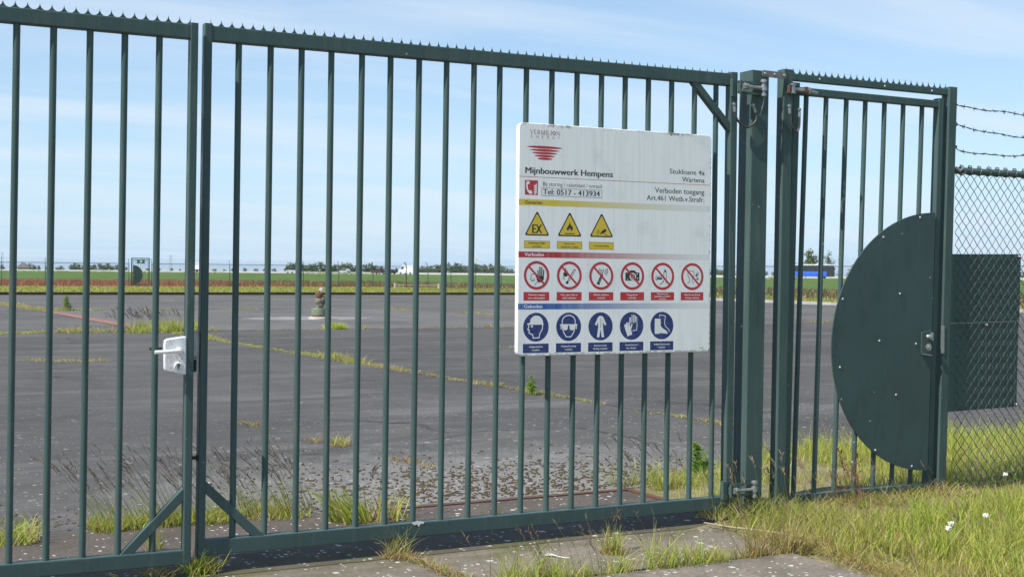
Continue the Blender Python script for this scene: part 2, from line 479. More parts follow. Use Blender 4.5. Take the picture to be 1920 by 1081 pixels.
def blade_arrays(px, py, pz, h, w, az, lean, curl, cols, tipcol=None):
    n = len(px)
    ts = np.array([0.0, 0.38, 0.72, 1.0]); ws = np.array([1.0, 0.86, 0.52, 0.0])
    face = rng.uniform(0, 2*np.pi, n)
    wx, wy = np.cos(face)*w/2, np.sin(face)*w/2
    dx, dy = np.cos(az), np.sin(az)
    V = np.zeros((n, 7, 3)); k = 0
    C = np.zeros((n, 7, 3))
    for t, wt in zip(ts, ws):
        off = h*(lean*t + curl*t*t)
        cx, cy = px + dx*off, py + dy*off
        cz = pz + h*(t - 0.42*curl*t*t - 0.15*lean*t)
        shade = cols if tipcol is None else cols*(1-t) + tipcol*t
        if t < 1.0:
            V[:, k] = np.stack([cx - wx*wt, cy - wy*wt, cz], 1); C[:, k] = shade; k += 1
            V[:, k] = np.stack([cx + wx*wt, cy + wy*wt, cz], 1); C[:, k] = shade; k += 1
        else:
            V[:, k] = np.stack([cx, cy, cz], 1); C[:, k] = shade
    F = np.array([(0,1,3),(0,3,2),(2,3,5),(2,5,4),(4,5,6)])
    T = (np.arange(n)[:, None, None]*7 + F[None]).reshape(-1, 3)
    return V.reshape(-1, 3), T, C.reshape(-1, 3)

class Grass:
    def __init__(s): s.V = []; s.T = []; s.C = []; s.n = 0
    def put(s, V, T, C):
        s.V.append(V); s.T.append(T + s.n); s.C.append(C); s.n += len(V)
    def blades(s, px, py, pz, h, w, spec, az=None, lean=0.25, curl=0.35, tip=None):
        n = len(px)
        if n == 0: return
        az_ = rng.uniform(0, 2*np.pi, n) if az is None else az + rng.normal(0, 0.6, n)
        cols = palette(n, spec)
        tc_ = palette(n, tip) if tip is not None else None
        s.put(*blade_arrays(px, py, pz, h, w, az_, np.abs(rng.normal(lean, 0.18, n)), np.abs(rng.normal(curl, 0.22, n)), cols, tc_))
    def tuft(s, x, y, n, h, spread, spec, w=0.006, z=0.0, az=None, lean=0.35, curl=0.4, tip=None):
        a = rng.uniform(0, 2*np.pi, n); r = spread*np.sqrt(rng.uniform(0, 1, n))
        s.blades(x + r*np.cos(a), y + r*np.sin(a), np.full(n, z), h*rng.uniform(0.45, 1.0, n), w*rng.uniform(0.6, 1.2, n), spec, az, lean, curl, tip)
    def stalks(s, px, py, pz, h, az, lean=0.3, head=0.12, spec=None, hspec=None, hw=0.010, sl=1.0):
        # thin stems, each with a drooping seed head of short spikelets
        n = len(px)
        if spec is None: spec = [(1, [(0.20, 0.22, 0.08), (0.26, 0.22, 0.10)])]
        if hspec is None: hspec = [(1, [(0.10, 0.075, 0.062), (0.14, 0.105, 0.08), (0.085, 0.075, 0.055)])]
        az_ = az + rng.normal(0, 0.35, n); ln = np.abs(rng.normal(lean, 0.12, n)); cu = np.abs(rng.normal(0.18, 0.08, n))
        s.put(*blade_arrays(px, py, pz, h, np.full(n, 0.0032), az_, ln, cu, palette(n, spec)))
        for k in range(9):
            t = 1 - head/np.maximum(h, 1e-3)*(k/8.0)
            off = h*(ln*t + cu*t*t)
            bx, by, bz = px + np.cos(az_)*off, py + np.sin(az_)*off, pz + h*(t - 0.42*cu*t*t - 0.15*ln*t)
            s.put(*blade_arrays(bx, by, bz, sl*rng.uniform(0.018, 0.035, n), np.full(n, hw*0.55), az_ + rng.normal(0, 0.9, n), np.full(n, 0.8), np.full(n, 0.2), palette(n, hspec)))
    def build(s, name, parent=None, mat=None):
        off = np.array(cum(parent)) if parent is not None else np.zeros(3)
        me = np_mesh(name, np.concatenate(s.V) - off, np.concatenate(s.T), np.concatenate(s.C))
        return link_mesh(name, me, mat or MAT['leaf'], parent)

def leaf_cloud(n, lobes, size, cols, seed):
    r = np.random.default_rng(seed)
    lob = np.array(lobes)
    vol = lob[:, 3]*lob[:, 4]*lob[:, 5]
    pick = r.choice(len(lob), n, p=vol/vol.sum())
    d = r.normal(0, 1, (n, 3)); d /= np.linalg.norm(d, axis=1)[:, None]
    rad = r.uniform(0.45, 1.08, n)**0.6
    c = lob[pick, :3] + d*lob[pick, 3:6]*rad[:, None]
    a = r.normal(0, 1, (n, 3)); a /= np.linalg.norm(a, axis=1)[:, None]
    b = np.cross(a, r.normal(0, 1, (n, 3))); b /= np.linalg.norm(b, axis=1)[:, None]
    sz = size*r.uniform(0.5, 1.3, n)[:, None]
    V = np.stack([c - a*sz, c + b*sz*0.5, c + a*sz, c - b*sz*0.5], 1).reshape(-1, 3)
    F = np.array([(0, 1, 2), (0, 2, 3)])
    T = (np.arange(n)[:, None, None]*4 + F[None]).reshape(-1, 3)
    lobtone = r.uniform(0.75, 1.25, len(lob))
    cc = np.array(cols)[r.integers(0, len(cols), n)]*r.uniform(0.75, 1.25, (n, 1))*lobtone[pick][:, None]
    return V, T, np.repeat(cc, 4, axis=0)

HAZE_TREECOL = [(0.12, 0.165, 0.07), (0.10, 0.145, 0.065), (0.15, 0.185, 0.08), (0.135, 0.16, 0.08)]  # far foliage: distance haze is painted in by lightening these greens
TREECOL2 = [(0.15, 0.19, 0.055), (0.19, 0.22, 0.075), (0.11, 0.155, 0.045)]

def tree_meshes(name, h, w, nleaf, size, cols, seed, upright=False):
    r = random.Random(seed)
    lobes = []
    nl = 9
    for i in range(nl):
        f = (i + 0.5)/nl
        zz = h*((0.22 if upright else 0.12) + (0.72 if upright else 0.80)*f)
        span = w*0.5*math.sin(math.pi*(0.16 + 0.80*f))**0.7
        if upright: span *= 0.75
        for k in range(2):
            an = r.uniform(0, 6.28); q = span*r.uniform(0.15, 0.75)
            s_ = w*r.uniform(0.14, 0.24)*(1.1 - 0.45*f)
            lobes.append((q*math.cos(an), q*math.sin(an), zz + r.uniform(-0.05, 0.05)*h, s_, s_, s_*r.uniform(0.7, 1.1)))
    V, T, C = leaf_cloud(nleaf, lobes, size, cols, seed)
    crown = np_mesh(name + '_crown', V, T, C); crown.materials.append(MAT['leaf'])
    mb = MB()
    mb.tube([(0, 0, -0.2), (0.02*h, 0, 0.3*h), (0, 0.01*h, 0.6*h), (0, 0, 0.85*h)], [0.035*h*0.7, 0.024*h, 0.014*h, 0.004*h], 7)
    for k in range(6):
        an = r.uniform(0, 6.28); z0 = h*r.uniform(0.25, 0.6); L = w*0.36
        mb.tube([(0, 0, z0), (L*0.5*math.cos(an), L*0.5*math.sin(an), z0 + 0.08*h), (L*math.cos(an), L*math.sin(an), z0 + 0.2*h)], [0.011*h, 0.007*h, 0.003*h], 5)
    trunk = mb.mesh(name + '_trunk'); trunk.materials.append(MAT['bark'])
    return trunk, crown

def place_tree(meshes, loc, sx, sz, rz, label, group=None, name='tree'):
    t = thing(name, label, 'tree', loc, rz, group)
    t.scale = (sx, sx, sz)
    link_mesh('trunk', meshes[0], None, t); link_mesh('crown', meshes[1], None, t)
    return t

def bearing(tan_, depth, z=0.0):
    # a point at `depth` metres ahead, tan_ to the right of the viewing axis
    p = fw*depth + rt*(tan_*depth)
    return Vector((p.x, p.y, z))

# ------------------------------------------------------------------ the setting
def sheet(name, poly, z, mat, nsub=0):
    mb = MB(); mb.add([(x, y, z) for x, y in poly], [tuple(range(len(poly)))])
    return tag(mb.build(name, mat), kind='structure')

sheet('ground', [(-9000, -3000), (9000, -3000), (9000, 12000), (-9000, 12000)], -0.06, MAT['meadow'])
sheet('lawn', [(-60, 7), (52.5, 7), (52.5, 60), (46.5, 116), (-60, 116)], -0.03, MAT['lawn'])
sheet('sorrel_field', [(-200, 116.0), (46.5, 116.0), (52.7, 60), (54, 8), (105, 8), (90, 150), (70, 190), (-200, 176)], -0.045, MAT['sorrel'])

# the asphalt pad: bays between weedy joints, each bay its own slab
pad = tag(bpy.data.objects.new('asphalt_pad', None), kind='structure'); COL.objects.link(pad)
base = MB(); base.add([(-30, 6.9, -0.02), (41, 6.9, -0.02), (41, 73, -0.02), (-30, 73, -0.02)], [(0, 1, 2, 3)])
base.build('joint_bed', MAT['jointsoil'], pad)
def jx(y): return 7.0 - (y - 9.7)*0.057
bays = [
    ([(-30, 6.9), (jx(6.9)-.03, 6.9), (jx(28.9)-.03, 28.9), (-30, 28.9)], 0.100),
    ([(jx(6.9)+.03, 6.9), (24, 6.9), (24, 28.9), (jx(28.9)+.03, 28.9)], 0.096),
    ([(24.1, 6.9), (41, 6.9), (41, 28.9), (24.1, 28.9)], 0.104),
    ([(-30, 29.1), (5.55, 29.1), (4.95, 44.9), (-30, 44.9)], 0.120),
    ([(6.1, 29.1), (20.2, 29.1), (17.0, 44.9), (5.4, 44.9)], 0.150),
    ([(20.3, 29.1), (41, 29.1), (41, 44.9), (17.1, 44.9)], 0.130),
    ([(-30, 45.1), (5.1, 45.1), (4.2, 73), (-30, 73)], 0.135),
    ([(5.2, 45.1), (22, 45.1), (22, 73), (4.3, 73)], 0.128),
    ([(22.1, 45.1), (41, 45.1), (41, 73), (22.1, 73)], 0.124)]
for poly, tone in bays:
    n = len(poly)
    mb = MB(); mb.add([(x, y, -0.12) for x, y in poly] + [(x, y, 0.0) for x, y in poly],
                      [tuple(range(n, 2*n))] + [(i, (i+1) % n, n+(i+1) % n, n+i) for i in range(n)])
    o = mb.build('asphalt_bay', MAT['asphalt'], pad)
    o.color = (tone*1.12, tone*1.075, tone*1.04, 1)
MB().box(-30, 41.3, 73.02, 73.32, -0.1, 0.15).build('kerb', MAT['jointsoil'], pad)
MB().box(41.02, 41.3, 7.6, 73.0, -0.1, 0.13).build('kerb', MAT['palecon'], pad)
mb = MB(); mb.add([(5.58, 29.1, 0.004), (6.07, 29.1, 0.004), (5.37, 44.9, 0.004), (4.98, 44.9, 0.004)], [(0, 1, 2, 3)])
mb.build('drain_channel', MAT['rustpale'], pad)
mb = MB(); mb.add([(9.5, 28.96, -0.004), (40.5, 28.96, -0.004), (40.5, 29.06, -0.004), (9.5, 29.06, -0.004)], [(0, 1, 2, 3)])
mb.build('drain_grating', MAT['rustpale'], pad)

# concrete threshold behind the gate and the apron in front of it
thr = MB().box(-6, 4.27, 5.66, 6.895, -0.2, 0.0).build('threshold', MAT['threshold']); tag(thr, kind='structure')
mb = MB().box(2.58, 4.325, 6.805, 6.840, -0.1, 0.008).box(4.285, 4.325, 5.72, 6.80, -0.1, 0.012)
mb.build('steel_edging', MAT['rust'], thr)
apr = tag(bpy.data.objects.new('apron', None), kind='structure'); COL.objects.link(apr)
MB().add([(-8, -6, -0.03), (4.2, -6, -0.03), (4.2, 5.66, -0.03), (-8, 5.66, -0.03)], [(0, 1, 2, 3)]).build('joint_bed', MAT['jointsoil'], apr)
for x0, x1, y0, y1, z in ((-8, 2.33, 1.6, 5.70, -0.003), (2.37, 4.22, 4.98, 5.70, -0.003), (2.37, 4.06, 1.6, 4.92, 0.006), (-8, 4.06, -6, 1.56, 0.0)):
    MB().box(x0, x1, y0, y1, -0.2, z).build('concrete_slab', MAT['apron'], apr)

# verge: low bumpy ground to the right, in front of and behind the small gate
def vedge(y): return 4.20 if y > 5.6 else 4.20 + 0.10*math.sin((y-4.0)*2.6) - 0.10*max(0, 5.0-y)*0.8
def vz(x, y):
    e = min(1.0, max(0.25 if y > 5.67 else 0.0, (x - vedge(y))/0.9)); b = min(1.0, max(0.0, (7.05 + 0.7*min(1.0, max(0.0, (x-4.8)/0.9)) - y)/0.5))
    return -0.02 + (0.035 + 0.032*e + 0.010*math.sin(x*3.1+y*1.7) + 0.010*math.sin(x*7.3-y*5.1))*b*min(1, e*4+0.25)
nxv, nyv = 90, 100
vv = []; ff = []
for j in range(nyv+1):
    y = -3 + (7.9+3)*j/nyv
    for i in range(nxv+1):
        x = vedge(y) - 0.45 + (15.45 - vedge(y))*(i/nxv)**1.5
        if y > 5.68: x = max(x, 4.34)
        vv.append((x - 0.006*(i == 0), y, vz(x, y) if i else -0.06))
for j in range(nyv):
    for i in range(nxv):
        a = j*(nxv+1)+i; ff.append((a, a+1, a+nxv+2, a+nxv+1))
mb = MB(); mb.v = vv; mb.f = ff
tag(mb.build('verge', MAT['soil']), kind='structure')

# highway on a low bank, with a pale barrier along its far side
P1 = Vector((186.9, 219.2)); P2 = Vector((128.2, 361.1))
hd = (P2 - P1).normalized(); hn = Vector((-0.924, -0.382)); hn = (hn - hd*hn.dot(hd)).normalized()
def road_at(s, off=0.0): return P1 + (P2 - P1)*s + hn*off
RZ = 0.95
def road_strip(name, prof, mat, s0=-6.0, s1=9.0, parent=None):
    a, b = road_at(s0), road_at(s1)
    vv = [(a.x + hn.x*o, a.y + hn.y*o, z) for o, z in prof] + [(b.x + hn.x*o, b.y + hn.y*o, z) for o, z in prof]
    n = len(prof)
    mb = MB(); mb.add(vv, [(i, i+1, n+i+1, n+i) for i in range(n-1)])
    return mb.build(name, mat, parent, smooth=0)
tag(road_strip('highway_bank', [(30, -0.05), (9, RZ-0.10), (6.2, RZ-0.02), (-9, RZ-0.02), (-30, -0.05)], MAT['meadow']), kind='structure')
MAT['road'] = simple('highway asphalt', (0.11, 0.11, 0.112), (0.085, 0.085, 0.088), 1.0, 0.9)
hw = tag(road_strip('highway', [(5.6, RZ), (-5.6, RZ)], MAT['road']), kind='structure')
road_strip('lane_marking', [(5.0, RZ+.006), (4.8, RZ+.006)], MAT['white'], parent=hw)
road_strip('lane_marking', [(-4.8, RZ+.006), (-5.0, RZ+.006)], MAT['white'], parent=hw)
MAT['barrier'] = simple('pale barrier', (0.40, 0.40, 0.39), (0.34, 0.34, 0.33), 0.3, 0.6)
br = road_strip('highway_barrier', [(-7.0, RZ-0.02), (-7.05, RZ+0.12), (-7.2, RZ+0.52), (-7.4, RZ+0.52), (-7.55, RZ-0.02)], MAT['barrier'])
tag(br, 'long pale crash barrier along the far side of the highway', 'barrier')

# ------------------------------------------------------------------ the gate
LEAN = 0.006
GREENM = MAT['green']
def spike_strip(x0, x1, z, pitch=0.0490, h=0.035, th=0.004, slope=0.0):
    # scalloped anti-climb strip: circular bites between sharp points
    n = max(1, round((x1 - x0)/pitch)); p = (x1 - x0)/n
    top = []
    for i in range(n):
        a = x0 + i*p
        if i == 0: top.append((a, z + h))
        for k in range(1, 12):
            t = 0.5 - 0.5*math.cos(math.pi*k/12)
            d = 1 - math.sqrt(max(0.0, 1 - (2*t-1)**2))
            top.append((a + p*t, z + 0.004 + (h-0.004)*d))
        top.append((a + p, z + h))
    mb = MB()
    nn = len(top)
    for y in (GY - th/2, GY + th/2):
        mb.v += [(x, y, zz) for x, zz in top] + [(x, y, z - 0.03) for x, zz in top]
    for i in range(nn-1):
        mb.f += [(i, nn+i, nn+i+1, i+1), (2*nn+i, 2*nn+i+1, 3*nn+i+1, 3*nn+i), (i, i+1, 2*nn+i+1, 2*nn+i)]
    mb.f += [(0, 2*nn, 3*nn, nn), (nn-1, 2*nn-1, 4*nn-1, 3*nn-1)]
    return mb

def add_bars(root, xs, z0, z1, r, lean, sag=0.0):
    me = MB().cyl((0, 0, z0), (0, 0, z1), r, 20).mesh('bar')
    me.materials.append(GREENM)
    for x in xs:
        b = link_mesh('bar', me, None, root, (x - root.location.x, random.gauss(0, 0.0008), 0)); b.rotation_euler = (random.gauss(0, 0.0006), lean + random.gauss(0, 0.0007), 0)

SD, SW = 0.055, 0.035      # stile depth and width
# --- left leaf (mostly out of the picture on its far side)
L = thing('gate_leaf', 'dark green barred gate leaf at far left carrying the white lock', 'gate', (1.27, GY, 0))
def stile(root, x, z0, z1, w=SW, d=SD, lean=LEAN, name='stile'):
    return MB().rhs((x, GY, z0), (x, GY, z1), d, w, 0.005).shear(lean).build(name, GREENM, root)
stile(L, 1.266, 0.065, 2.482); stile(L, -1.70, 0.065, 2.482)
MB().rhs((-1.68, GY, 2.439), (1.266, GY, 2.443), 0.05, 0.066, 0.005).build('top_rail', GREENM, L)
MB().rhs((-1.72, GY, 0.118), (1.254, GY, 0.090), 0.05, 0.066, 0.005).build('bottom_rail', GREENM, L)
add_bars(L, [1.117 - 0.1487*k for k in range(19)], 0.10, 2.43, 0.0148, LEAN)
spike_strip(-1.68, 1.268, 2.474).build('spike_strip', GREENM, L, smooth=0)
MB().rhs((0.985, GY, 0.105), (1.262, GY, 0.383), 0.036, 0.042, 0.004).build('brace', GREENM, L)

# lock case with lever handles and cylinder
lk = MB()
poly = [(1.158, 0.945), (1.160, 0.928), (1.176, 0.922), (1.250, 0.906), (1.256, 0.906), (1.256, 1.078), (1.246, 1.078), (1.172, 1.068), (1.160, 1.062), (1.157, 1.046)]
lk.prism(poly, GY-0.030, GY+0.030)
case = lk.build('lock_case', MAT['lock'], L, smooth=50)
md = case.modifiers.new('bevel', 'BEVEL'); md.width = 0.006; md.segments = 2; md.limit_method = 'ANGLE'; md.angle_limit = R(50)
hb = MB()
hb.lathe((1.222, GY-0.030, 1.016), [(0.014, 0), (0.014, 0.028), (0.010, 0.030)], 14, (0, -1, 0))
hb.tube([(1.225, GY-0.052, 1.016), (1.19, GY-0.056, 1.014), (1.15, GY-0.056, 1.012), (1.112, GY-0.054, 1.011)], [0.0095, 0.009, 0.0085, 0.0085], 10)
hb.build('lever_handle', MAT['white'], case)
hb = MB()
hb.tube([(1.225, GY+0.030, 1.022), (1.225, GY+0.055, 1.022), (1.18, GY+0.058, 1.021), (1.11, GY+0.056, 1.020)], 0.0065, 8)
hb.build('lever_handle', MAT['platesteel'], case)
cy = MB().lathe((1.219, GY-0.030, 0.946), [(0.0185, 0), (0.0185, 0.006), (0.0165, 0.009)], 18, (0, -1, 0)).build('cylinder_rose', MAT['white'], case)
MB().lathe((1.219, GY-0.0395, 0.951), [(0.0075, 0), (0.0075, 0.003)], 12, (0, -1, 0)).box(1.2155, 1.2225, GY-0.0425, GY-0.0395, 0.934, 0.948).build('key_cylinder', MAT['platesteel'], case)

L.location.y -= 0.030      # the left leaf hangs a little proud of the right one
# --- right leaf
G = thing('gate_leaf', 'wide dark green barred gate leaf that carries the safety sign', 'gate', (1.34, GY, 0))
stile(G, 1.336, 0.075, 2.492); stile(G, 4.270, 0.075, 2.505, 0.046)
MB().rhs((1.345, GY, 2.449), (4.262, GY, 2.463), 0.05, 0.068, 0.005).build('top_rail', GREENM, G)
MB().rhs((1.332, GY, 0.116), (4.25, GY, 0.106), 0.05, 0.072, 0.005).build('bottom_rail', GREENM, G)
add_bars(G, [1.4835 + 0.14895*k for k in range(19)], 0.11, 2.44, 0.0148, LEAN)
spike_strip(1.365, 4.265, 2.481, slope=0.004).build('spike_strip', GREENM, G, smooth=0)
MB().rhs((1.350, GY-0.004, 0.398), (1.620, GY-0.004, 0.132), 0.036, 0.042, 0.004).build('brace', GREENM, G)
MB().rhs((4.020, GY-0.004, 2.437), (4.268, GY-0.004, 2.190), 0.036, 0.040, 0.004).build('brace', GREENM, G)
# keeper plate for the lock bolt, with its slot
kp = MB()
kp.prism([(1.290, 0.908), (1.3245, 0.905), (1.3245, 1.098), (1.290, 1.100)], GY-0.008, GY-0.004)
kpo = kp.build('lock_keeper', MAT['steel'], G)
MB().cyl((1.286, GY-0.014, 1.040), (1.304, GY-0.014, 1.040), 0.0055, 10).build('bolt', MAT['steel'], kpo)
MB().box(1.286, 1.312, GY-0.018, GY-0.0085, 0.976, 0.984).build('latch_tongue', MAT['platesteel'], kpo)
MB().box(1.297, 1.312, GY-0.0105, GY-0.0085, 0.916, 0.970).build('slot', MAT['dark'], kpo)
MB().lathe((1.318, GY-0.006, 0.526), [(0.016, 0), (0.014, 0.004), (0.009, 0.006), (0.007, 0.018), (0.010, 0.021), (0.008, 0.024)], 12, (-1, 0, 0)).build('rubber_stop', MAT['rubber'], G)
# bird dropping and a weld bead on the bottom rail
mb = MB(); mb.prism([(2.36, 0.150), (2.395, 0.156), (2.43, 0.150), (2.425, 0.139), (2.41, 0.141), (2.40, 0.126), (2.392, 0.140), (2.378, 0.136)], GY-0.0268, GY-0.0258)
mb.build('bird_dropping', MAT['white'], G)

# --- hinge post between the big and the small gate
hp = thing('gate_post', 'thick square green hinge post between the big gate and small gate', 'post', (4.41, GY, 0))
PX0, PX1 = 4.352, 4.472
MB().rhs((4.412, GY, -0.3), (4.412, GY, 2.520), 0.12, 0.118, 0.006).shear(0.012).build('post_body', GREENM, hp)
MB().add([(4.382, GY-0.06, 2.521), (4.502, GY-0.06, 2.521), (4.502, GY+0.06, 2.521), (4.382, GY+0.06, 2.521), (4.442, GY, 2.534)], [(0,1,4),(1,2,4),(2,3,4),(3,0,4)]).build('cap', GREENM, hp, smooth=0)
def big_hinge(root, z, xs):
    f = GY - 0.062
    MB().box(xs+0.005, xs+0.185, f-0.012, f-0.004, z+0.018, z+0.032).box(xs+0.005, xs+0.185, f-0.012, f-0.004, z-0.040, z-0.026).box(xs-0.022, xs+0.006, GY-0.055, GY-0.030, z-0.055, z+0.045).box(xs+0.005, xs+0.012, f-0.03, f-0.004, z-0.040, z+0.032).build('hinge_bracket', GREENM, root)
    e = MB()
    e.cyl((xs+0.030, f-0.036, z-0.002), (xs+0.150, f-0.034, z-0.002), 0.0095, 12)
    e.lathe((xs+0.018, f-0.036, z-0.002), [(0.018, 0), (0.020, 0.004), (0.020, 0.018), (0.016, 0.022)], 6, (1, 0, 0))
    e.lathe((xs+0.044, f-0.036, z-0.002), [(0.017, 0), (0.017, 0.010)], 6, (1, 0, 0))
    e.build('eye_bolt', MAT['steel'], root)
    p = MB()
    p.lathe((xs+0.160, f-0.034, z-0.050), [(0.013, 0), (0.016, 0.004), (0.016, 0.018), (0.010, 0.020), (0.010, 0.032), (0.018, 0.034), (0.018, 0.062), (0.010, 0.064), (0.010, 0.078), (0.018, 0.080), (0.018, 0.092), (0.013, 0.096)], 14)
    p.build('hinge_pin', MAT['steel'], root)
big_hinge(hp, 2.420, 4.272)
big_hinge(hp, 0.185, 4.232)
def loop(root, pts, y, r=0.0065, lugs=True):
    n = 24; P = [Vector((x, y, z)) for x, z in pts]
    out = []
    for i in range(len(P)-1):
        p0, p1, p2, p3 = P[max(i-1, 0)], P[i], P[i+1], P[min(i+2, len(P)-1)]
        for k in range(6):
            t = k/6.0
            out.append(0.5*((2*p1) + (p2-p0)*t + (2*p0-5*p1+4*p2-p3)*t*t + (3*p1-p0-3*p2+p3)*t*t*t))
    out.append(P[-1])
    c = MB().tube(out, r, 8).build('earthing_cable', MAT['cable'], root)
    for q, q2 in ((P[0], P[1]), (P[-1], P[-2])):
        d = (q2 - q).normalized()
        MB().lathe(q - d*0.012 + Vector((0, 0.004, 0)), [(0.011, 0), (0.011, 0.005), (0.007, 0.006), (0.007, 0.012)], 8, (0, -1, 0)).cyl(q, q + d*0.03, r*1.25, 8).build('cable_lug', MAT['steel'], c)
loop(hp, [(4.243, 2.305), (4.247, 2.272), (4.275, 2.222), (4.336, 2.196), (4.388, 2.228), (4.397, 2.266), (4.378, 2.308)], GY-0.080)
MB().tube([(4.437, GY-0.096, 2.37), (4.432, GY-0.094, 2.33), (4.421, GY-0.09, 2.285), (4.415, GY-0.085, 2.268)], 0.0028, 6).build('safety_chain', MAT['steel'], hp)
# flat link plate with three bolts to the neighbouring post
lp = MB()
lp.prism([(4.452, 2.488), (4.608, 2.486), (4.614, 2.492), (4.614, 2.516), (4.608, 2.522), (4.452, 2.524), (4.446, 2.518), (4.446, 2.494)], GY-0.069, GY-0.0625)
lpo = lp.build('link_plate', MAT['platesteel'], hp, smooth=0)
for bx in (4.462, 4.530, 4.598):
    MB().lathe((bx, GY-0.069, 2.505), [(0.009, 0), (0.009, 0.005), (0.006, 0.008)], 8, (0, -1, 0)).build('bolt', MAT['steel'], lpo)

# --- small gate: fixed frame
PF = thing('gateway', 'green steel frame with spiked header around the small gate', 'gateway', (4.63, GY, 0))
def rhs_lean(x, z0, z1, w, d, lean, name, root, y=GY):
    return MB().rhs((x, y, z0), (x, y, z1), d, w, 0.004).shear(lean).build(name, GREENM, root)
rhs_lean(4.605, -0.2, 2.545, 0.064, 0.064, 0.0135, 'frame_post', PF, GY-0.028)
rhs_lean(5.872, -0.2, 2.545, 0.064, 0.070, 0.0285, 'frame_post', PF)
MB().rhs((4.668, GY, 2.513), (5.915, GY, 2.514), 0.036, 0.040, 0.004).build('header_rail', GREENM, PF)
spike_strip(4.672, 5.912, 2.531, 0.0485, 0.034).build('spike_strip', GREENM, PF, smooth=0)
MB().lathe((4.90, GY-0.018, 2.515), [(0.006, 0), (0.005, 0.003)], 8, (0, -1, 0)).build('screw_head', MAT['rivet'], PF)
for bx in (5.40, 5.78): MB().lathe((bx, GY-0.018, 2.512), [(0.007, 0), (0.005, 0.003)], 8, (0, -1, 0)).build('screw_head', MAT['rivet'], PF)
# keeper strip on the frame for the latch
MB().rhs((5.866, GY-0.0375, 0.905), (5.866, GY-0.0375, 1.075), 0.005, 0.026, 0.001).build('keeper_strip', MAT['steel'], PF)

# --- small gate: swinging leaf with the half-round lock guard
PL = 0.030
P = thing('pedestrian_gate', 'narrow green barred gate leaf with half-round sheet guard', 'gate', (5.25, GY, 0))
rhs_lean(4.672, 0.06, 2.480, 0.048, 0.050, PL*0.75, 'stile', P)
rhs_lean(5.781, 0.06, 2.470, 0.040, 0.050, PL, 'stile', P)
MB().rhs((4.745, GY, 2.436), (5.842, GY, 2.434), 0.044, 0.043, 0.004).build('top_rail', GREENM, P)
MB().rhs((4.685, GY, 0.088), (5.775, GY, 0.088), 0.044, 0.05, 0.004).build('bottom_rail', GREENM, P)
add_bars(P, [4.742 + 0.1498*k for k in range(7)], 0.10, 2.43, 0.0145, PL)
n = 56; cx, cz, rr = 5.795 - 0.018, 0.980, 0.785
arc = [(cx - rr*math.sin(math.pi*i/n), cz - rr*math.cos(math.pi*i/n)) for i in range(n+1)]
gd_ = MB().prism(arc[::-1], GY-0.034, GY-0.0265).shear(PL, cz).build('guard_plate', MAT['green2'], P, smooth=20)
mb = MB()
riv = MB().lathe((0, 0, 0), [(0.0068, 0), (0.006, 0.0025), (0.003, 0.0038)], 10, (0, -1, 0)).mesh('rivet'); riv.materials.append(MAT['rivet'])
for x, z in ((5.410, 1.609), (5.098, 1.238), (5.545, 1.270), (5.385, 0.988), (5.678, 0.965), (5.081, 0.837), (5.521, 0.660), (5.360, 0.335), (5.653, 0.221), (5.704, 1.735)):
    link_mesh('rivet', riv, None, gd_, (x*0.995 - 5.25, -0.0340, (z-EYE)*0.995+EYE))
# latch recess: a shallow green box with knob, cylinder and bolt
lx0, lx1, lz0, lz1 = 5.690, 5.772, 0.900, 1.050
lt = MB()
lt.prism([(lx0+0.006, lz1-0.012), (lx0, lz1-0.020), (lx0, lz0+0.006), (lx1, lz0-0.004), (lx1, lz1)], GY-0.042, GY-0.0345)
lto = lt.build('latch_plate', GREENM, P, smooth=0)
MB().tube([(lx0, GY-0.044, lz0+0.004), (lx0+0.04, GY-0.046, lz0-0.001), (lx1, GY-0.044, lz0-0.006)], 0.003, 6).build('rim', MAT['steel'], lto)
MB().lathe((5.744, GY-0.042, 1.008), [(0.015, 0), (0.012, 0.006), (0.018, 0.016), (0.017, 0.024), (0.010, 0.027)], 14, (0, -1, 0)).build('knob', MAT['steel'], lto)
MB().lathe((5.744, GY-0.042, 0.944), [(0.022, 0), (0.022, 0.005), (0.012, 0.007), (0.012, 0.013)], 16, (0, -1, 0)).build('cylinder', MAT['steel'], lto)
MB().box(5.762, 5.776, GY-0.052, GY-0.0425, 0.985, 1.035).build('bolt', MAT['steel'], lto)
# its upper hinge: rusty clevis, rod and nut
ph = MB(); f = GY - 0.072
ph.lathe((4.655, f, 2.405), [(0.020, 0), (0.022, 0.004), (0.022, 0.008), (0.016, 0.010), (0.016, 0.046), (0.022, 0.048), (0.022, 0.054), (0.010, 0.058)], 14)
pho = ph.build('hinge_eye', MAT['steel'], P)
MB().box(4.626, 4.636, f-0.014, f+0.014, 2.408, 2.456).build('rusty_clevis', MAT['rust'], pho)
MB().box(4.738, 4.756, f-0.014, f+0.013, 2.415, 2.450).build('rusty_clevis', MAT['rust'], pho)
MB().cyl((4.660, f, 2.433), (4.765, f, 2.430), 0.011, 12).lathe((4.765, f, 2.430), [(0.021, 0), (0.021, 0.014)], 6, (1, 0, 0)).cyl((4.765, f, 2.430), (4.860, GY-0.040, 2.428), 0.011, 12).build('hinge_rod', MAT['steel'], pho)
loop(P, [(4.624, 2.320), (4.626, 2.285), (4.648, 2.215), (4.678, 2.190), (4.697, 2.225), (4.698, 2.305)], GY-0.085, 0.006)

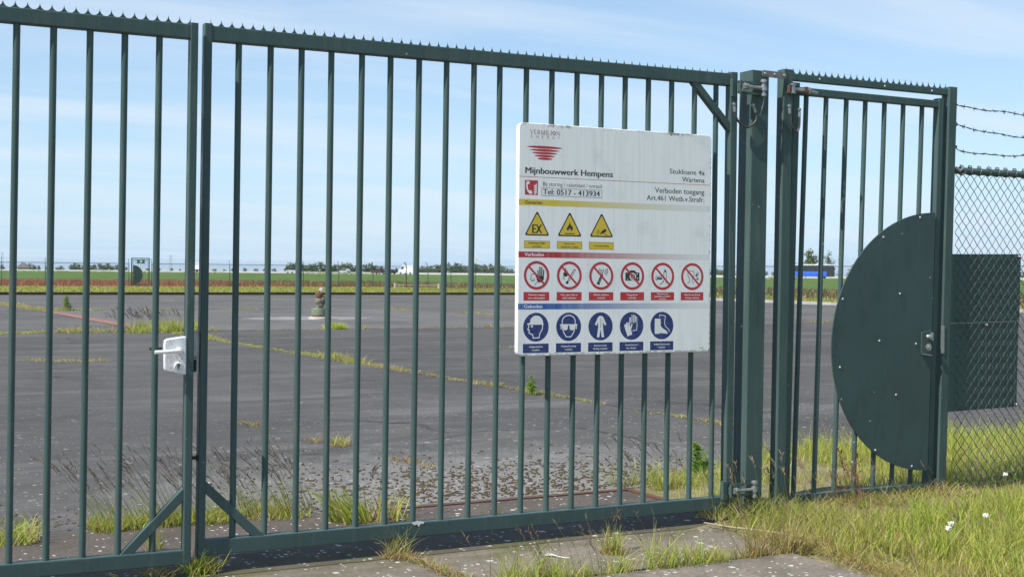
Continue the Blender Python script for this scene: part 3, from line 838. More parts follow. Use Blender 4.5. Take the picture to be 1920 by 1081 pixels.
# ------------------------------------------------------------------ chain-link fence beside the small gate
FX0, FX1 = 5.985, 9.4
F = thing('chain_link_fence', 'green chain-link fence with three barbed wires beside the small gate', 'fence', (7.7, GY, 0))
MB().cyl((FX0-0.03, GY, 2.035), (FX1, GY, 2.035), 0.021, 14).build('top_rail', GREENM, F)
MB().rhs((FX1, GY, -0.2), (FX1, GY, 2.55), 0.06, 0.06, 0.004).build('fence_post', GREENM, F)
dw, dh = 0.065, 0.074
mb = MB(); nz_ = 26
k = 0
x = FX0 + dw/2
while x < FX1 - dw/2:
    pts = []
    sg = 1 if k % 2 == 0 else -1
    for j in range(2*nz_+1):
        z = 2.02 - j*dh/2
        ph_ = (j % 2)*2 - 1
        xx = x + sg*ph_*dw/4*0.0 + ph_*dw/4*sg
        yy = GY + (0.0035 if (ph_*sg) > 0 else -0.0035)
        xx += 0.004*math.sin(z*3.0 + x*5)
        # short vertical twist at each crossing
        pts.append((xx, yy - 0.002*sg, z + dh*0.06)); pts.append((xx, yy + 0.002*sg, z - dh*0.06))
    mb.tube(pts, 0.0022, 4)
    x += dw/2; k += 1
mo = mb.build('wire_mesh', MAT['wire'], F); mo['kind'] = 'stuff'
tie = MB()
tie.tube([(0.000 + 0.006*math.sin(a*3), 0.0245*math.cos(a), 0.0245*math.sin(a)) for a in [i*2*math.pi/10 for i in range(11)]], 0.004, 5)
tie.tube([(0, -0.02, 0.012), (0.006, -0.012, 0.030), (-0.004, 0.0, 0.036), (0.003, 0.012, 0.028)], 0.0035, 5)
tme = tie.mesh('tie'); tme.materials.append(MAT['wire'])
x = FX0 + 0.06
while x < FX1:
    o = link_mesh('tie', tme, None, F, (x - 7.7, 0, 2.035)); o.rotation_euler = (random.uniform(-.3, .3), 0, random.uniform(-.2, .2)); x += 0.078
MB().tube([(FX0-0.01, GY-0.026, 2.05), (FX0+0.02, GY-0.034, 2.03), (FX0+0.05, GY-0.03, 2.052), (FX0+0.065, GY-0.028, 2.02), (FX0+0.03, GY-0.03, 2.008)], 0.010, 7).build('clamp', MAT['steel'], F)
MB().tube([(FX0, GY, 0.08), (7.0, GY, 0.075), (FX1, GY, 0.08)], 0.003, 6).build('bottom_wire', MAT['wire'], F)
for zi, z0 in enumerate((2.437, 2.311, 2.178)):
    pts1 = []; pts2 = []; xs = np.arange(5.955, FX1, 0.022)
    for i, x in enumerate(xs):
        t = x - 5.955
        zz = z0 - 0.024*min(1, t/0.35) + 0.012*math.sin(t*4 + zi*2) + (0.012 if t < 0.05 else 0) + 0.004*math.sin(t*17+zi)
        a = i*1.15
        pts1.append((x, GY + 0.0025*math.cos(a), zz + 0.0025*math.sin(a))); pts2.append((x, GY - 0.0025*math.cos(a), zz - 0.0025*math.sin(a)))
    w = MB().tube(pts1, 0.0019, 5).tube(pts2, 0.0019, 5)
    i = 1
    while i < len(pts1)-1:
        x, y, z = pts1[i]; 
        for q in range(2):
            a = random.uniform(0, 3.14)
            d = Vector((0.25*random.uniform(-1, 1), math.cos(a), math.sin(a))).normalized()*0.016
            w.tube([Vector((x+q*0.008, y, z)) - d, Vector((x+q*0.008, y, z)) + d], 0.0016, 4)
        w.tube([(x-0.006, y, z), (x+0.014, y, z)], 0.0045, 5)
        i += 4
    w.tube([(5.96, GY, z0+0.01), (5.985, GY-0.006, z0+0.008), (6.01, GY+0.003, z0+0.006)], 0.0065, 6)
    w.build('barbed_wire', MAT['barb'], F)

# dark screen sheets fixed behind the mesh
S = thing('screen_panel', 'dark green two-part sheet screen fixed behind the chain-link mesh', 'screen', (6.27, GY+0.02, 0.53))
MB().prism([(5.962, 1.086), (6.585, 1.094), (6.595, 1.524), (5.974, 1.516)], GY+0.012, GY+0.015).build('sheet', MAT['sheet'], S, smooth=0)
MB().prism([(5.950, 0.535), (6.570, 0.545), (6.584, 1.091), (5.962, 1.083)], GY+0.0165, GY+0.0195).build('sheet', MAT['sheet'], S, smooth=0)
for x, z in ((6.285, 1.072), (6.570, 1.508), (6.556, 0.560)):
    MB().lathe((x, GY+0.012, z), [(0.012, 0), (0.012, 0.004), (0.007, 0.016), (0.004, 0.018)], 8, (0, -1, 0)).build('screw', MAT['steel'], S)

# ------------------------------------------------------------------ the safety sign
SX, SZ, SY = 2.924, 2.140, GY - 0.050
SWD, SHT = 1.19, 1.19
SG = thing('safety_sign', 'large white safety sign board with pictograms hung on the gate bars', 'sign', (SX + SWD/2, SY, SZ - SHT))
m = NT('weathered white sign face'); v = m.pos()
st = m.noise(m.pos((60, 1, 1.6)), 1.0, 5, 0.6)
col = m.mix(m.ramp(st, 0.45, 0.75, 0, 0.55), (0.80, 0.81, 0.80), (0.64, 0.66, 0.66))
g2 = m.noise(v, 9, 5)
col = m.mix(m.ramp(g2, 0.55, 0.75, 0, 0.30), col, (0.50, 0.53, 0.52))
sx = m.n('ShaderNodeSeparateXYZ'); m.l(m.n('ShaderNodeNewGeometry').outputs['Position'], sx.inputs[0])
edge = m.ramp(m.math('ADD', sx.outputs[2], m.ramp(m.noise(v, 55, 4), 0.3, 0.7, -0.016, 0.012)), SZ-0.016, SZ-0.006)
keep = m.ramp(m.noise(m.pos((1, 1, 0.1)), 7, 3), 0.42, 0.56)
col = m.mix(m.math('MULTIPLY', m.math('MULTIPLY', edge, keep), 0.85), col, (0.13, 0.115, 0.035))
e2 = m.ramp(m.math('ADD', sx.outputs[2], m.ramp(m.noise(v, 60, 4), 0.3, 0.7, -0.010, 0.010)), SZ-SHT+0.014, SZ-SHT+0.004)
col = m.mix(m.math('MULTIPLY', e2, 0.55), col, (0.16, 0.14, 0.09))
e3 = m.ramp(m.math('ADD', sx.outputs[0], m.ramp(m.noise(v, 80, 3), 0.35, 0.65, -0.012, 0.008)), SX+SWD-0.007, SX+SWD)
col = m.mix(m.math('MULTIPLY', e3, 0.6), col, (0.14, 0.13, 0.10))
fl = m.spots(v, 34, 0.12, 0.05)
col = m.mix(m.math('MULTIPLY', fl, 0.55), col, (0.3, 0.31, 0.31))
m.base(col).rough(m.ramp(st, 0.3, 0.7, 0.34, 0.55))
MAT['signface'] = m.m
def rrect(x0, x1, z0, z1, r, n=5):
    q = []
    for cx_, cz_, a0 in ((x1-r, z1-r, 0), (x0+r, z1-r, 90), (x0+r, z0+r, 180), (x1-r, z0+r, 270)):
        for k in range(n+1):
            a = R(a0 + 90*k/n); q.append((cx_ + r*math.cos(a), cz_ + r*math.sin(a)))
    return q
panel = MB().prism(rrect(SX, SX+SWD, SZ-SHT, SZ, 0.028)[::-1], SY, SY+0.0345).build('panel', MAT['signface'], SG, smooth=40)
md = panel.modifiers.new('bevel', 'BEVEL'); md.width = 0.003; md.segments = 2; md.limit_method = 'ANGLE'; md.angle_limit = R(50)

def ink(name, c, rough=0.42):
    m = NT(name); v = m.pos(); n1 = m.noise(m.pos((50, 1, 2)), 1.0, 4); n2 = m.noise(v, 90, 3)
    col = m.mix(m.ramp(n1, 0.4, 0.75, 0, 0.35), c, tuple(min(1, x*0.85+0.03) for x in c))
    col = m.mix(m.ramp(n2, 0.55, 0.7, 0, 0.15), col, (0.45, 0.46, 0.45))
    m.base(col).rough(rough); return m.m
INK = {'black': ink('black print', (0.018, 0.020, 0.024)), 'red': ink('red print', (0.45, 0.022, 0.032)), 'yellow': ink('yellow print', (0.62, 0.46, 0.025)),
       'blue': ink('blue print', (0.012, 0.030, 0.150)), 'white': ink('white print', (0.74, 0.75, 0.745)), 'darkred': ink('dull red print', (0.26, 0.06, 0.055)),
       'grey': ink('grey print', (0.05, 0.053, 0.058))}
def fade_ink(name, c, x0, x1, p=1.0):
    m = NT(name)
    sx = m.n('ShaderNodeSeparateXYZ'); m.l(m.n('ShaderNodeNewGeometry').outputs['Position'], sx.inputs[0])
    f = m.ramp(sx.outputs[0], x0, x1)
    n1 = m.noise(m.pos((50, 1, 2)), 1.0, 4)
    col = m.mix(f, c, (0.70, 0.71, 0.70))
    col = m.mix(m.ramp(n1, 0.45, 0.75, 0, 0.25), col, (0.55, 0.56, 0.55))
    m.base(col).rough(0.42); return m.m

class Flat(MB):
    """flat print on the sign: (x right, y down) metres from its top-left corner"""
    def __init__(s, lift): super().__init__(); s.d = lift*0.2
    def poly(s, pts):
        pts = list(pts)
        ar = sum(pts[i][0]*pts[(i+1) % len(pts)][1] - pts[(i+1) % len(pts)][0]*pts[i][1] for i in range(len(pts)))
        if ar > 0: pts = pts[::-1]       # face the viewer (y down)
        s.add([(SX + x, SY - s.d, SZ - y) for x, y in pts], [tuple(range(len(pts)))])
        s.d += 0.00001; return s
    def rect(s, x0, x1, y0, y1): return s.poly([(x0, y0), (x1, y0), (x1, y1), (x0, y1)])
    def disc(s, cx, cy, r, n=40, ry=None): return s.poly([(cx + r*math.cos(2*math.pi*i/n), cy + (ry or r)*math.sin(2*math.pi*i/n)) for i in range(n)])
    def ring(s, cx, cy, r0, r1, n=44, a0=0, a1=360):
        P_ = []
        for i in range(n+1):
            a = R(a0 + (a1-a0)*i/n); P_ += [(SX+cx+r0*math.cos(a), SY-s.d, SZ-cy-r0*math.sin(a)), (SX+cx+r1*math.cos(a), SY-s.d, SZ-cy-r1*math.sin(a))]
        s.add(P_, [(2*i, 2*i+1, 2*i+3, 2*i+2) for i in range(n)]); s.d += 0.00001; return s
    def stroke(s, pts, w):
        for (x0, y0), (x1, y1) in zip(pts[:-1], pts[1:]):
            L_ = math.hypot(x1-x0, y1-y0) or 1e-6; nx_, ny_ = -(y1-y0)/L_*w/2, (x1-x0)/L_*w/2
            ex, ey = (x1-x0)/L_*w*0.3, (y1-y0)/L_*w*0.3
            s.poly([(x0-ex+nx_, y0-ey+ny_), (x1+ex+nx_, y1+ey+ny_), (x1+ex-nx_, y1+ey-ny_), (x0-ex-nx_, y0-ey-ny_)])
        return s
    def put(s, name, c, parent): return s.build(name, INK[c] if isinstance(c, str) else c, parent, smooth=0)

_tc = {}
def glyphs(txt, bold):
    cu = bpy.data.curves.new('text', 'FONT'); cu.body = txt; cu.offset = bold; cu.resolution_u = 3
    o = bpy.data.objects.new('text', cu); COL.objects.link(o)
    bpy.context.view_layer.update()
    dg = bpy.context.evaluated_depsgraph_get()
    me = bpy.data.meshes.new_from_object(o.evaluated_get(dg))
    vs_ = [tuple(v.co) for v in me.vertices]; fs = [tuple(p.vertices) for p in me.polygons]
    bpy.data.objects.remove(o); bpy.data.curves.remove(cu); bpy.data.meshes.remove(me)
    return vs_, fs
CAP = max(v[1] for v in glyphs('H', 0.0)[0])
def text(txt, x0, x1, base, cap, c, parent, lift=0.0022, bold=0.0, center=False):
    vs_, fs = glyphs(txt, 0.0)
    a = min(v[0] for v in vs_); b = max(v[0] for v in vs_)
    k = cap/CAP
    kx = (x1-x0)/(b-a) if not center else min((x1-x0)/(b-a), k*1.0)
    xo = x0 if not center else (x0+x1)/2 - kx*(b-a)/2
    fl = Flat(lift)
    for q, dx in enumerate((0.0,) if bold < 0.003 else (-bold*cap*0.9, 0.0, bold*cap*0.9)):
        fl.add([(SX + xo + (v[0]-a)*kx + dx, SY - lift*0.2 - q*0.00001, SZ - base + v[1]*k) for v in vs_], fs)
    return fl.put('lettering', c, parent)

# company name in roman capitals (drawn strokes with serifs) and its red striped emblem
def roman(word, x0, x1, top, base, parent):
    H = base - top; w = H*0.13; t = H*0.06; fl = Flat(0.0010)
    W = {'V': .85, 'E': .62, 'R': .74, 'M': .98, 'I': .3, 'L': .62, 'O': .86, 'N': .86}
    tot = sum(W[c] for c in word) + 0.16*(len(word)-1); sc_ = (x1-x0)/tot; x = x0
    def ser(cx_, y, hw): fl.rect(cx_-hw, cx_+hw, y-t/2, y+t/2)
    for c in word:
        u = W[c]*sc_; h1, h2 = top, base
        if c == 'V':
            fl.stroke([(x+u*.1, h1), (x+u*.5, h2)], w).stroke([(x+u*.5, h2), (x+u*.9, h1)], t*1.2); ser(x+u*.1, h1, u*.14); ser(x+u*.9, h1, u*.12)
        elif c in 'ELI':
            sx_ = x + (u*.5 if c == 'I' else u*.2)
            fl.rect(sx_-w/2, sx_+w/2, h1, h2); ser(sx_, h1, u*(.45 if c == 'I' else .2)); ser(sx_, h2, u*(.45 if c == 'I' else .2))
            if c in 'EL': fl.rect(sx_, x+u*.98, h2-t, h2); fl.rect(x+u*.92, x+u*.98, h2-H*.22, h2)
            if c == 'E': fl.rect(sx_, x+u*.92, h1, h1+t); fl.rect(x+u*.86, x+u*.92, h1, h1+H*.2); fl.rect(sx_, x+u*.75, h1+H*.47, h1+H*.47+t)
        elif c == 'R':
            sx_ = x+u*.2; fl.rect(sx_-w/2, sx_+w/2, h1, h2); ser(sx_, h2, u*.2)
            fl.stroke([(sx_, h1+t/2), (x+u*.55, h1+t/2), (x+u*.74, h1+H*.14), (x+u*.74, h1+H*.38), (x+u*.55, h1+H*.52), (sx_, h1+H*.52)], w*.75).stroke([(x+u*.45, h1+H*.52), (x+u*.95, h2)], w*.9)
        elif c == 'M':
            fl.rect(x+u*.08, x+u*.08+t, h1, h2); fl.rect(x+u*.86-w/2, x+u*.86+w/2, h1, h2); fl.stroke([(x+u*.1, h1), (x+u*.47, h2)], w).stroke([(x+u*.47, h2), (x+u*.84, h1)], t); ser(x+u*.1, h2, u*.1); ser(x+u*.86, h2, u*.12)
        elif c == 'O':
            fl.ring(x+u*.5, (h1+h2)/2, u*.30, u*.48, 24)
        elif c == 'N':
            fl.rect(x+u*.1, x+u*.1+t, h1, h2); fl.rect(x+u*.85, x+u*.85+t, h1, h2); fl.stroke([(x+u*.1, h1), (x+u*.88, h2)], w); ser(x+u*.12, h2, u*.12); ser(x+u*.87, h1, u*.12)
        x += u + 0.16*sc_
    return fl.put('lettering', 'darkred', parent)
roman('VERMILION', 0.062, 0.235, 0.034, 0.056, SG)
xs = [0.066 + i*0.0315 for i in range(6)]
tx = []
for c, x in zip('ENERGY', xs): tx.append(glyphs(c, 0.0))
fl = Flat(0.0010)
for (vs_, fs), x in zip(tx, xs):
    k = 0.0125/CAP; fl.add([(SX + x + v[0]*k, SY - 0.0002, SZ - 0.0745 + v[1]*k) for v in vs_], fs)
fl.put('lettering', 'darkred', SG)
logo = Flat(0.0008)
def lens(x0, x1, y, h, n=10):
    q = []
    for i in range(n+1):
        t = i/n; q.append((x0 + (x1-x0)*t, y - h*0.5*math.sin(math.pi*t)**0.6))
    for i in range(n-1, 0, -1):
        t = i/n; q.append((x0 + (x1-x0)*t, y + h*0.5*math.sin(math.pi*t)**0.6))
    return q
lg = Flat(0.0008).poly(lens(0.040, 0.256, 0.121, 0.014)).put('emblem', 'red', SG)
for x0, x1, y in ((0.058, 0.238, 0.1365), (0.070, 0.225, 0.151), (0.086, 0.209, 0.1655), (0.103, 0.196, 0.1795)):
    Flat(0.0008).poly(lens(x0, x1, y, 0.0125)).put('stripe', 'red', lg)
text('Mijnbouwwerk Hempens', 0.038, 0.557, 0.257, 0.031, 'black', SG, 0.001, 0.055)
Flat(0.0008).rect(0.002, 1.183, 0.2735, 0.2758).put('rule_line', 'red', SG)
text('Stukloane 4a', 0.917, 1.145, 0.221, 0.026, 'grey', SG, 0.001, 0.02)
text('Wartena', 0.998, 1.145, 0.262, 0.026, 'grey', SG, 0.001, 0.02)
text('Verboden toegang', 0.823, 1.144, 0.328, 0.028, 'grey', SG, 0.001, 0.02)
text('Art.461 Wetb.v.Strafr.', 0.771, 1.144, 0.369, 0.027, 'grey', SG, 0.001, 0.02)
text('Bij storing / calamiteit / onraad', 0.140, 0.490, 0.3175, 0.020, 'grey', SG, 0.001, 0.0)
tp = Flat(0.0006).rect(0.131, 0.492, 0.327, 0.369).put('number_plate', 'grey', SG)
Flat(0.0009).rect(0.133, 0.490, 0.329, 0.367).put('plate_face', 'white', tp)
text('Tel: 0517 - 413934', 0.141, 0.478, 0.361, 0.0275, 'black', tp, 0.0014, 0.045)
# fire-telephone symbol
ft = Flat(0.0006).rect(0.035, 0.110, 0.292, 0.367).put('telephone_symbol', 'red', SG)
fl = Flat(0.0012)
fl.stroke([(0.050, 0.300), (0.046, 0.312), (0.047, 0.330), (0.053, 0.346), (0.062, 0.356)], 0.009)
fl.poly([(0.046, 0.296), (0.060, 0.297), (0.063, 0.309), (0.055, 0.314), (0.046, 0.310)]); fl.poly([(0.056, 0.346), (0.068, 0.342), (0.078, 0.352), (0.076, 0.361), (0.062, 0.362)])
fl.put('handset', 'white', ft)
fl = Flat(0.0012)
for k in range(5):
    y = 0.312 + k*0.010; fl.poly([(0.086, y+0.004), (0.094, y+0.006), (0.102, y-0.006), (0.104, y+0.002), (0.097, y+0.012), (0.087, y+0.010)])
fl.put('flame', 'white', ft)

# the three bands fading to white
for nm, y0, y1, c, word, tcx in (('yellow_band', 0.389, 0.420, (0.60, 0.46, 0.03), 'Gevaren', 'black'), ('red_band', 0.656, 0.686, (0.38, 0.028, 0.034), 'Verboden', 'white'), ('blue_band', 0.921, 0.951, (0.02, 0.10, 0.34), 'Geboden', 'white')):
    b = Flat(0.0006).rect(0.001, 1.187, y0, y1).put(nm, fade_ink(nm.replace('_', ' '), c, SX+0.22, SX+1.10), SG)
    text(word, 0.037, {'Gevaren': 0.135, 'Verboden': 0.148, 'Geboden': 0.141}[word], y1-0.0075, 0.0165, tcx, b, 0.0012, 0.05)

def caption(x, y0, y1, bgc, lines, tcx, border=False):
    if border:
        pl = Flat(0.0006).rect(x-0.0745, x+0.0745, y0, y1).put('caption_plate', 'black', SG)
        Flat(0.0008).rect(x-0.0725, x+0.0725, y0+0.002, y1-0.002).put('plate_face', bgc, pl)
    else:
        pl = Flat(0.0006).rect(x-0.0745, x+0.0745, y0, y1).put('caption_plate', bgc, SG)
    n = len(lines); cap = 0.0088 if n < 3 else 0.0080
    gap = 0.0165 if n < 3 else 0.0135
    mid = (y0+y1)/2
    for i, t in enumerate(lines):
        text(t, x-0.069, x+0.069, mid + cap/2 + (i-(n-1)/2)*gap, cap, tcx, pl, 0.0014, 0.045, True)

# --- pictogram symbols, in unit coordinates (y up, radius 1)
def U(fl, cx_, cy_, r):
    def T(pts): return [(cx_ + x*r, cy_ - y*r) for x, y in pts]
    class O: pass
    o = O(); o.poly = lambda p: fl.poly(T(p)); o.stroke = lambda p, w: fl.stroke(T(p), w*r)
    o.disc = lambda x, y, q, ry=None: fl.disc(cx_+x*r, cy_-y*r, q*r, 20, (ry or q)*r); o.ring = lambda x, y, a, b, a0=0, a1=360: fl.ring(cx_+x*r, cy_-y*r, a*r, b*r, 24, a0, a1)
    return o
def flame_pts(cx_, cy_, s):
    return [(cx_+x*s, cy_+y*s) for x, y in ((0, -.5), (-.28, -.42), (-.42, -.15), (-.36, .12), (-.26, -.02), (-.22, .3), (-.08, .52), (-.02, .85), (.12, .5), (.2, .25), (.3, .42), (.36, .15), (.42, -.1), (.30, -.4))]

# warning triangles
def triangle(x, sym):
    cy_ = 0.5435; top, bot, hw_ = 0.445, 0.574, 0.0735
    def tri(k):
        # rounded-corner triangle inset by k
        A, B, C_ = (x, top+k*2), (x-hw_+k*1.7, bot-k), (x+hw_-k*1.7, bot-k)
        out = []
        for p, q, s in ((A, B, C_), (B, C_, A), (C_, A, B)):
            e = 0.06
            out += [(p[0]*(1-e)+s[0]*e, p[1]*(1-e)+s[1]*e), (p[0]*(1-e)+q[0]*e, p[1]*(1-e)+q[1]*e)]
        return out
    t = Flat(0.0006).poly(tri(0)).put('warning_pictogram', 'black', SG)
    Flat(0.0010).poly(tri(0.007)).put('triangle_field', 'yellow', t)
    fl = Flat(0.0014); sym(fl, x, t)
    if fl.v: fl.put('symbol', 'black', t)
def sym_ex(fl, x, t):
    text('EX', x-0.027, x+0.027, 0.561, 0.044, 'black', t, 0.0016, 0.05)
def sym_fire(fl, x, t):
    o = U(fl, x, 0.530, 0.034)
    o.poly([(x_*1.35, y_) for x_, y_ in flame_pts(0, 0, 1.0)]); fl.rect(x-0.029, x+0.029, 0.557, 0.562)
    f2 = Flat(0.0022); U(f2, x, 0.540, 0.016).poly([(0, -.45), (-.5, -.2), (-.35, .3), (-.1, .1), (0.02, .75), (.25, .2), (.45, .1), (.42, -.3)]); f2.put('flame_core', 'yellow', t)
def sym_cam(fl, x, t):
    o = U(fl, x, 0.543, 0.035)
    o.poly([(-.15, -.12), (.62, .42), (.85, .18), (.80, .0), (.15, -.38)]); o.poly([(-.3, -.32), (-.12, -.18), (.05, -.35), (-.1, -.48)])
    o.stroke([(.55, -.05), (.62, -.55), (1.15, -.55)], .07)
    for k in range(3): o.ring(-.15, -.35, .30+.18*k, .35+.18*k, 150, 245)
for x, s_ in ((0.1075, sym_ex), (0.299, sym_fire), (0.491, sym_cam)): triangle(x, s_)
caption(0.1075, 0.600, 0.639, 'yellow', ['Explosiegevaarlijke', 'atmosfeer'], 'black', True)
caption(0.299, 0.600, 0.639, 'yellow', ['Gevaar voor', 'ontvlambare stoffen'], 'black', True)
caption(0.491, 0.600, 0.639, 'yellow', ['Camerabewaking'], 'black', True)

# prohibition rings
def forbid(x, sym):
    cy_, r = 0.7765, 0.0735
    d = Flat(0.0006).disc(x, cy_, r*0.9, 44).put('prohibition_pictogram', 'white', SG)
    fl = Flat(0.0010); sym(U(fl, x, cy_, r*0.80)); fl.put('symbol', 'black', d)
    a = R(135); k = 0.80*r
    Flat(0.0024).stroke([(x-k*0.707, cy_-k*0.707), (x+k*0.707, cy_+k*0.707)], r*0.145).put('slash', 'red', d)
    Flat(0.0026).ring(x, cy_, r*0.815, r).put('ring', 'red', d)
def s_hand(o):
    o.poly([(.05, -.15), (.02, -.45), (.25, -.62), (.55, -.6), (.72, -.35), (.72, -.05), (.1, -.05)])
    for a, b, h_ in ((.10, .22, .45), (.27, .40, .75), (.45, .57, .70), (.62, .73, .5)):
        o.poly([(a, -.1), (b, -.1), (b+.03*(a-.4)*4, h_), (a+.03*(a-.4)*4, h_)])
    o.poly([(.05, -.35), (-.12, -.05), (-.06, .02), (.15, -.15)])
    o.stroke([(-.25, .1), (-.45, .1), (-.56, -.05), (-.52, -.18), (-.62, -.3), (-.52, -.36), (-.5, -.5), (-.3, -.5)], .05)
    o.stroke([(.2, -.62), (.0, -.6), (-.15, -.85)], .05); o.ring(-.28, -.4, .07, .11)
def s_match(o):
    o.poly(flame_pts(-.38, .2, .62)); o.stroke([(-.2, -.55), (-.05, -.25), (.5, .55)], .07); o.stroke([(-.12, -.6), (.08, -.33), (.62, .5), (.5, .56)], .05); o.disc(-.22, -.62, .13)
    o.stroke([(-.55, .0), (-.62, -.25), (-.45, -.3)], .05)
def s_phone(o):
    o.poly([(-.48, -.72), (-.02, .18), (.22, .06), (-.22, -.84)]); o.stroke([(.12, .15), (.2, .5)], .07); o.disc(.2, .52, .06)
    for k in range(3): o.ring(.2, .45, .18+.13*k, .23+.13*k, -30, 60); o.ring(.2, .45, .18+.13*k, .23+.13*k, 120, 210)
def s_camera(o):
    o.poly([(-.75, -.42), (-.75, .3), (-.4, .34), (-.22, .52), (.22, .52), (.4, .34), (.75, .3), (.75, -.42)])
def s_smoke(o):
    o.stroke([(-.72, -.02), (-.1, -.02)], .06); o.poly([(-.65, -.12), (-.05, -.12), (-.05, -.3), (-.65, -.3)]); o.stroke([(-.75, -.05), (-.75, -.28), (-.6, -.4)], .05)
    o.stroke([(.12, -.55), (.12, .4)], .05); o.stroke([(.38, -.65), (.38, .4)], .05); o.stroke([(.12, .4), (.38, .4)], .05); o.poly([(.15, .42), (.36, .42), (.33, .62), (.2, .62)]); o.stroke([(-.3, -.78), (.1, -.45)], .06)
def s_drink(o):
    o.stroke([(-.5, .5), (.2, .5), (.18, .05), (.0, -.2), (.0, -.5), (.22, -.62)], .05); o.stroke([(-.5, .5), (-.48, .05), (-.3, -.2), (-.3, -.5), (-.52, -.62)], .05)
    o.ring(.48, .1, .07, .12); o.ring(.6, .28, .07, .12); o.poly([(.5, .2), (.6, .14), (.52, .02), (.42, .1)]); o.ring(.58, -.2, .06, .11); o.poly([(.52, -.22), (.66, -.16), (.68, -.3), (.56, -.34)])
for i, (s_, cap_) in enumerate(((s_hand, ['Verboden toegang', 'voor onbevoegden']), (s_match, ['Vuur, open vlam en', 'roken verboden']), (s_phone, ['Mobiele telefoons', 'verboden']),
                                (s_camera, ['Fotograferen', 'verboden']), (s_smoke, ['Meenemen van', 'aanstekers en lucifers', 'verboden']), (s_drink, ['Gebruik van alcohol', 'of drugs verboden']))):
    x = 0.1065 + 0.1926*i
    forbid(x, s_); caption(x, 0.862, 0.906, 'red', cap_, 'white')
# camera lens and phone keys in white over the black shapes
fl = Flat(0.0018); o = U(fl, 0.1065+0.1926*3, 0.7765, 0.0588); o.ring(.05, -.05, .24, .34); o.ring(.05, -.05, .10, .15); o.disc(.5, .18, .06); o.disc(-.5, -.3, .05); o.disc(.55, -.2, .06); fl.put('symbol_detail', 'white', SG)
fl = Flat(0.0018); o = U(fl, 0.1065+0.1926*2, 0.7765, 0.0588)
for r_ in range(4):
    for c_ in range(3): o.disc(-.24 + .085*r_ + .075*c_*0.9, -.55 + .15*r_ - .06*c_ + .06, .028)
fl.put('symbol_detail', 'white', SG)

# mandatory discs
def must(x, sym):
    cy_, r = 1.0415, 0.0740
    d = Flat(0.0006).disc(x, cy_, r, 44).put('mandatory_pictogram', 'blue', SG)
    fl = Flat(0.0010); sym(U(fl, x, cy_, r)); fl.put('symbol', 'white', d)
    return d
def s_helmet(o):
    o.poly([(-.70, .17), (-.68, .26), (-.48, .32)] + [(.03 - .52*math.cos(math.pi*i/14), .30 + .50*math.sin(math.pi*i/14)) for i in range(15)] + [(.62, .17)])
    o.stroke([(-.55, .15), (-.58, -.02), (-.64, -.15), (-.52, -.2), (-.55, -.38), (-.38, -.48), (-.25, -.5), (-.22, -.74), (.25, -.74), (.3, -.45), (.5, -.15), (.52, .15)], .07); o.disc(-.32, .06, .08)
def s_goggles(o):
    pts = [(.52*math.cos(a), .38+.42*math.sin(a)) for a in [math.pi*i/12 for i in range(13)]] + [(-.52, .05), (-.42, -.35), (-.2, -.7), (.2, -.7), (.42, -.35), (.52, .05), (.52, .38)]
    o.stroke(pts, .07); o.stroke([(-.68, .14), (.68, .14)], .08); o.poly([(-.5, .12), (-.05, .12), (-.1, -.2), (-.3, -.26), (-.47, -.15)]); o.poly([(.5, .12), (.05, .12), (.1, -.2), (.3, -.26), (.47, -.15)])
    o.stroke([(-.62, .12), (-.6, -.15)], .07); o.stroke([(.62, .12), (.6, -.15)], .07)
def s_suit(o):
    o.poly([(-.1, .74), (.1, .74), (.24, .62), (.48, .12), (.34, .06), (.2, .3), (.2, -.1), (.3, -.78), (.1, -.78), (.0, -.2), (-.1, -.78), (-.3, -.78), (-.2, -.1), (-.2, .3), (-.34, .06), (-.48, .12), (-.24, .62)])
def s_gloves(o):
    o.poly([(-.62, .0), (-.5, .05), (-.1, -.0), (.05, -.62), (-.35, -.74)])
    for a, h_ in ((-.58, .12), (-.46, .22), (-.34, .25), (-.22, .2)): o.poly([(a-.05, -.05), (a+.06, -.02), (a+.09, h_), (a, h_+.03)])
    o.poly([(-.1, -.15), (-.02, -.2), (.08, .12), (.0, .2)])
    o.stroke([(.1, -.35), (.42, -.3), (.46, .1), (.42, .62), (.34, .64), (.3, .3)], .055)
    for a, h_ in ((-.12, .6), (.02, .78), (.16, .8), (.28, .74)): o.stroke([(a, .25), (a+.01, h_)], .07)
    o.stroke([(-.17, .2), (-.17, .6)], .05)
def s_boot(o):
    o.poly([(-.62, .5), (-.12, .5), (-.1, -.05), (.12, -.22), (.42, -.4), (.5, -.55), (-.62, -.55)])
    o.poly([(-.6, -.6), (-.25, -.6), (-.2, -.55), (.5, -.6), (.5, -.5), (-.6, -.5)])
    o.stroke([(-.2, .62), (-.2, .78), (.3, .7), (.22, .2), (.3, -.05), (.62, -.3), (.64, -.48)], .05)
for i, (s_, cap_) in enumerate(((s_helmet, ['Veiligheidshelm', 'verplicht']), (s_goggles, ['Oogbescherming', 'verplicht']), (s_suit, ['Beschermende', 'kleding verplicht']),
                                (s_gloves, ['Handschoenen', 'bij u dragen']), (s_boot, ['Veiligheidsschoenen', 'verplicht']))):
    x = 0.1055 + 0.1922*i
    d = must(x, s_); caption(x, 1.126, 1.1735, 'blue', cap_, 'white')
    if i == 2: Flat(0.0022).rect(x-0.001, x+0.001, 1.000, 1.050).rect(x+0.009, x+0.014, 1.010, 1.013).put('symbol_detail', 'blue', d)
Flat(0.0006).rect(1.125, 1.147, 1.165, 1.168).put('small_print', 'grey', SG)
Flat(0.0006).rect(0.032, 0.070, 1.181, 1.1825).put('small_print', 'grey', SG)

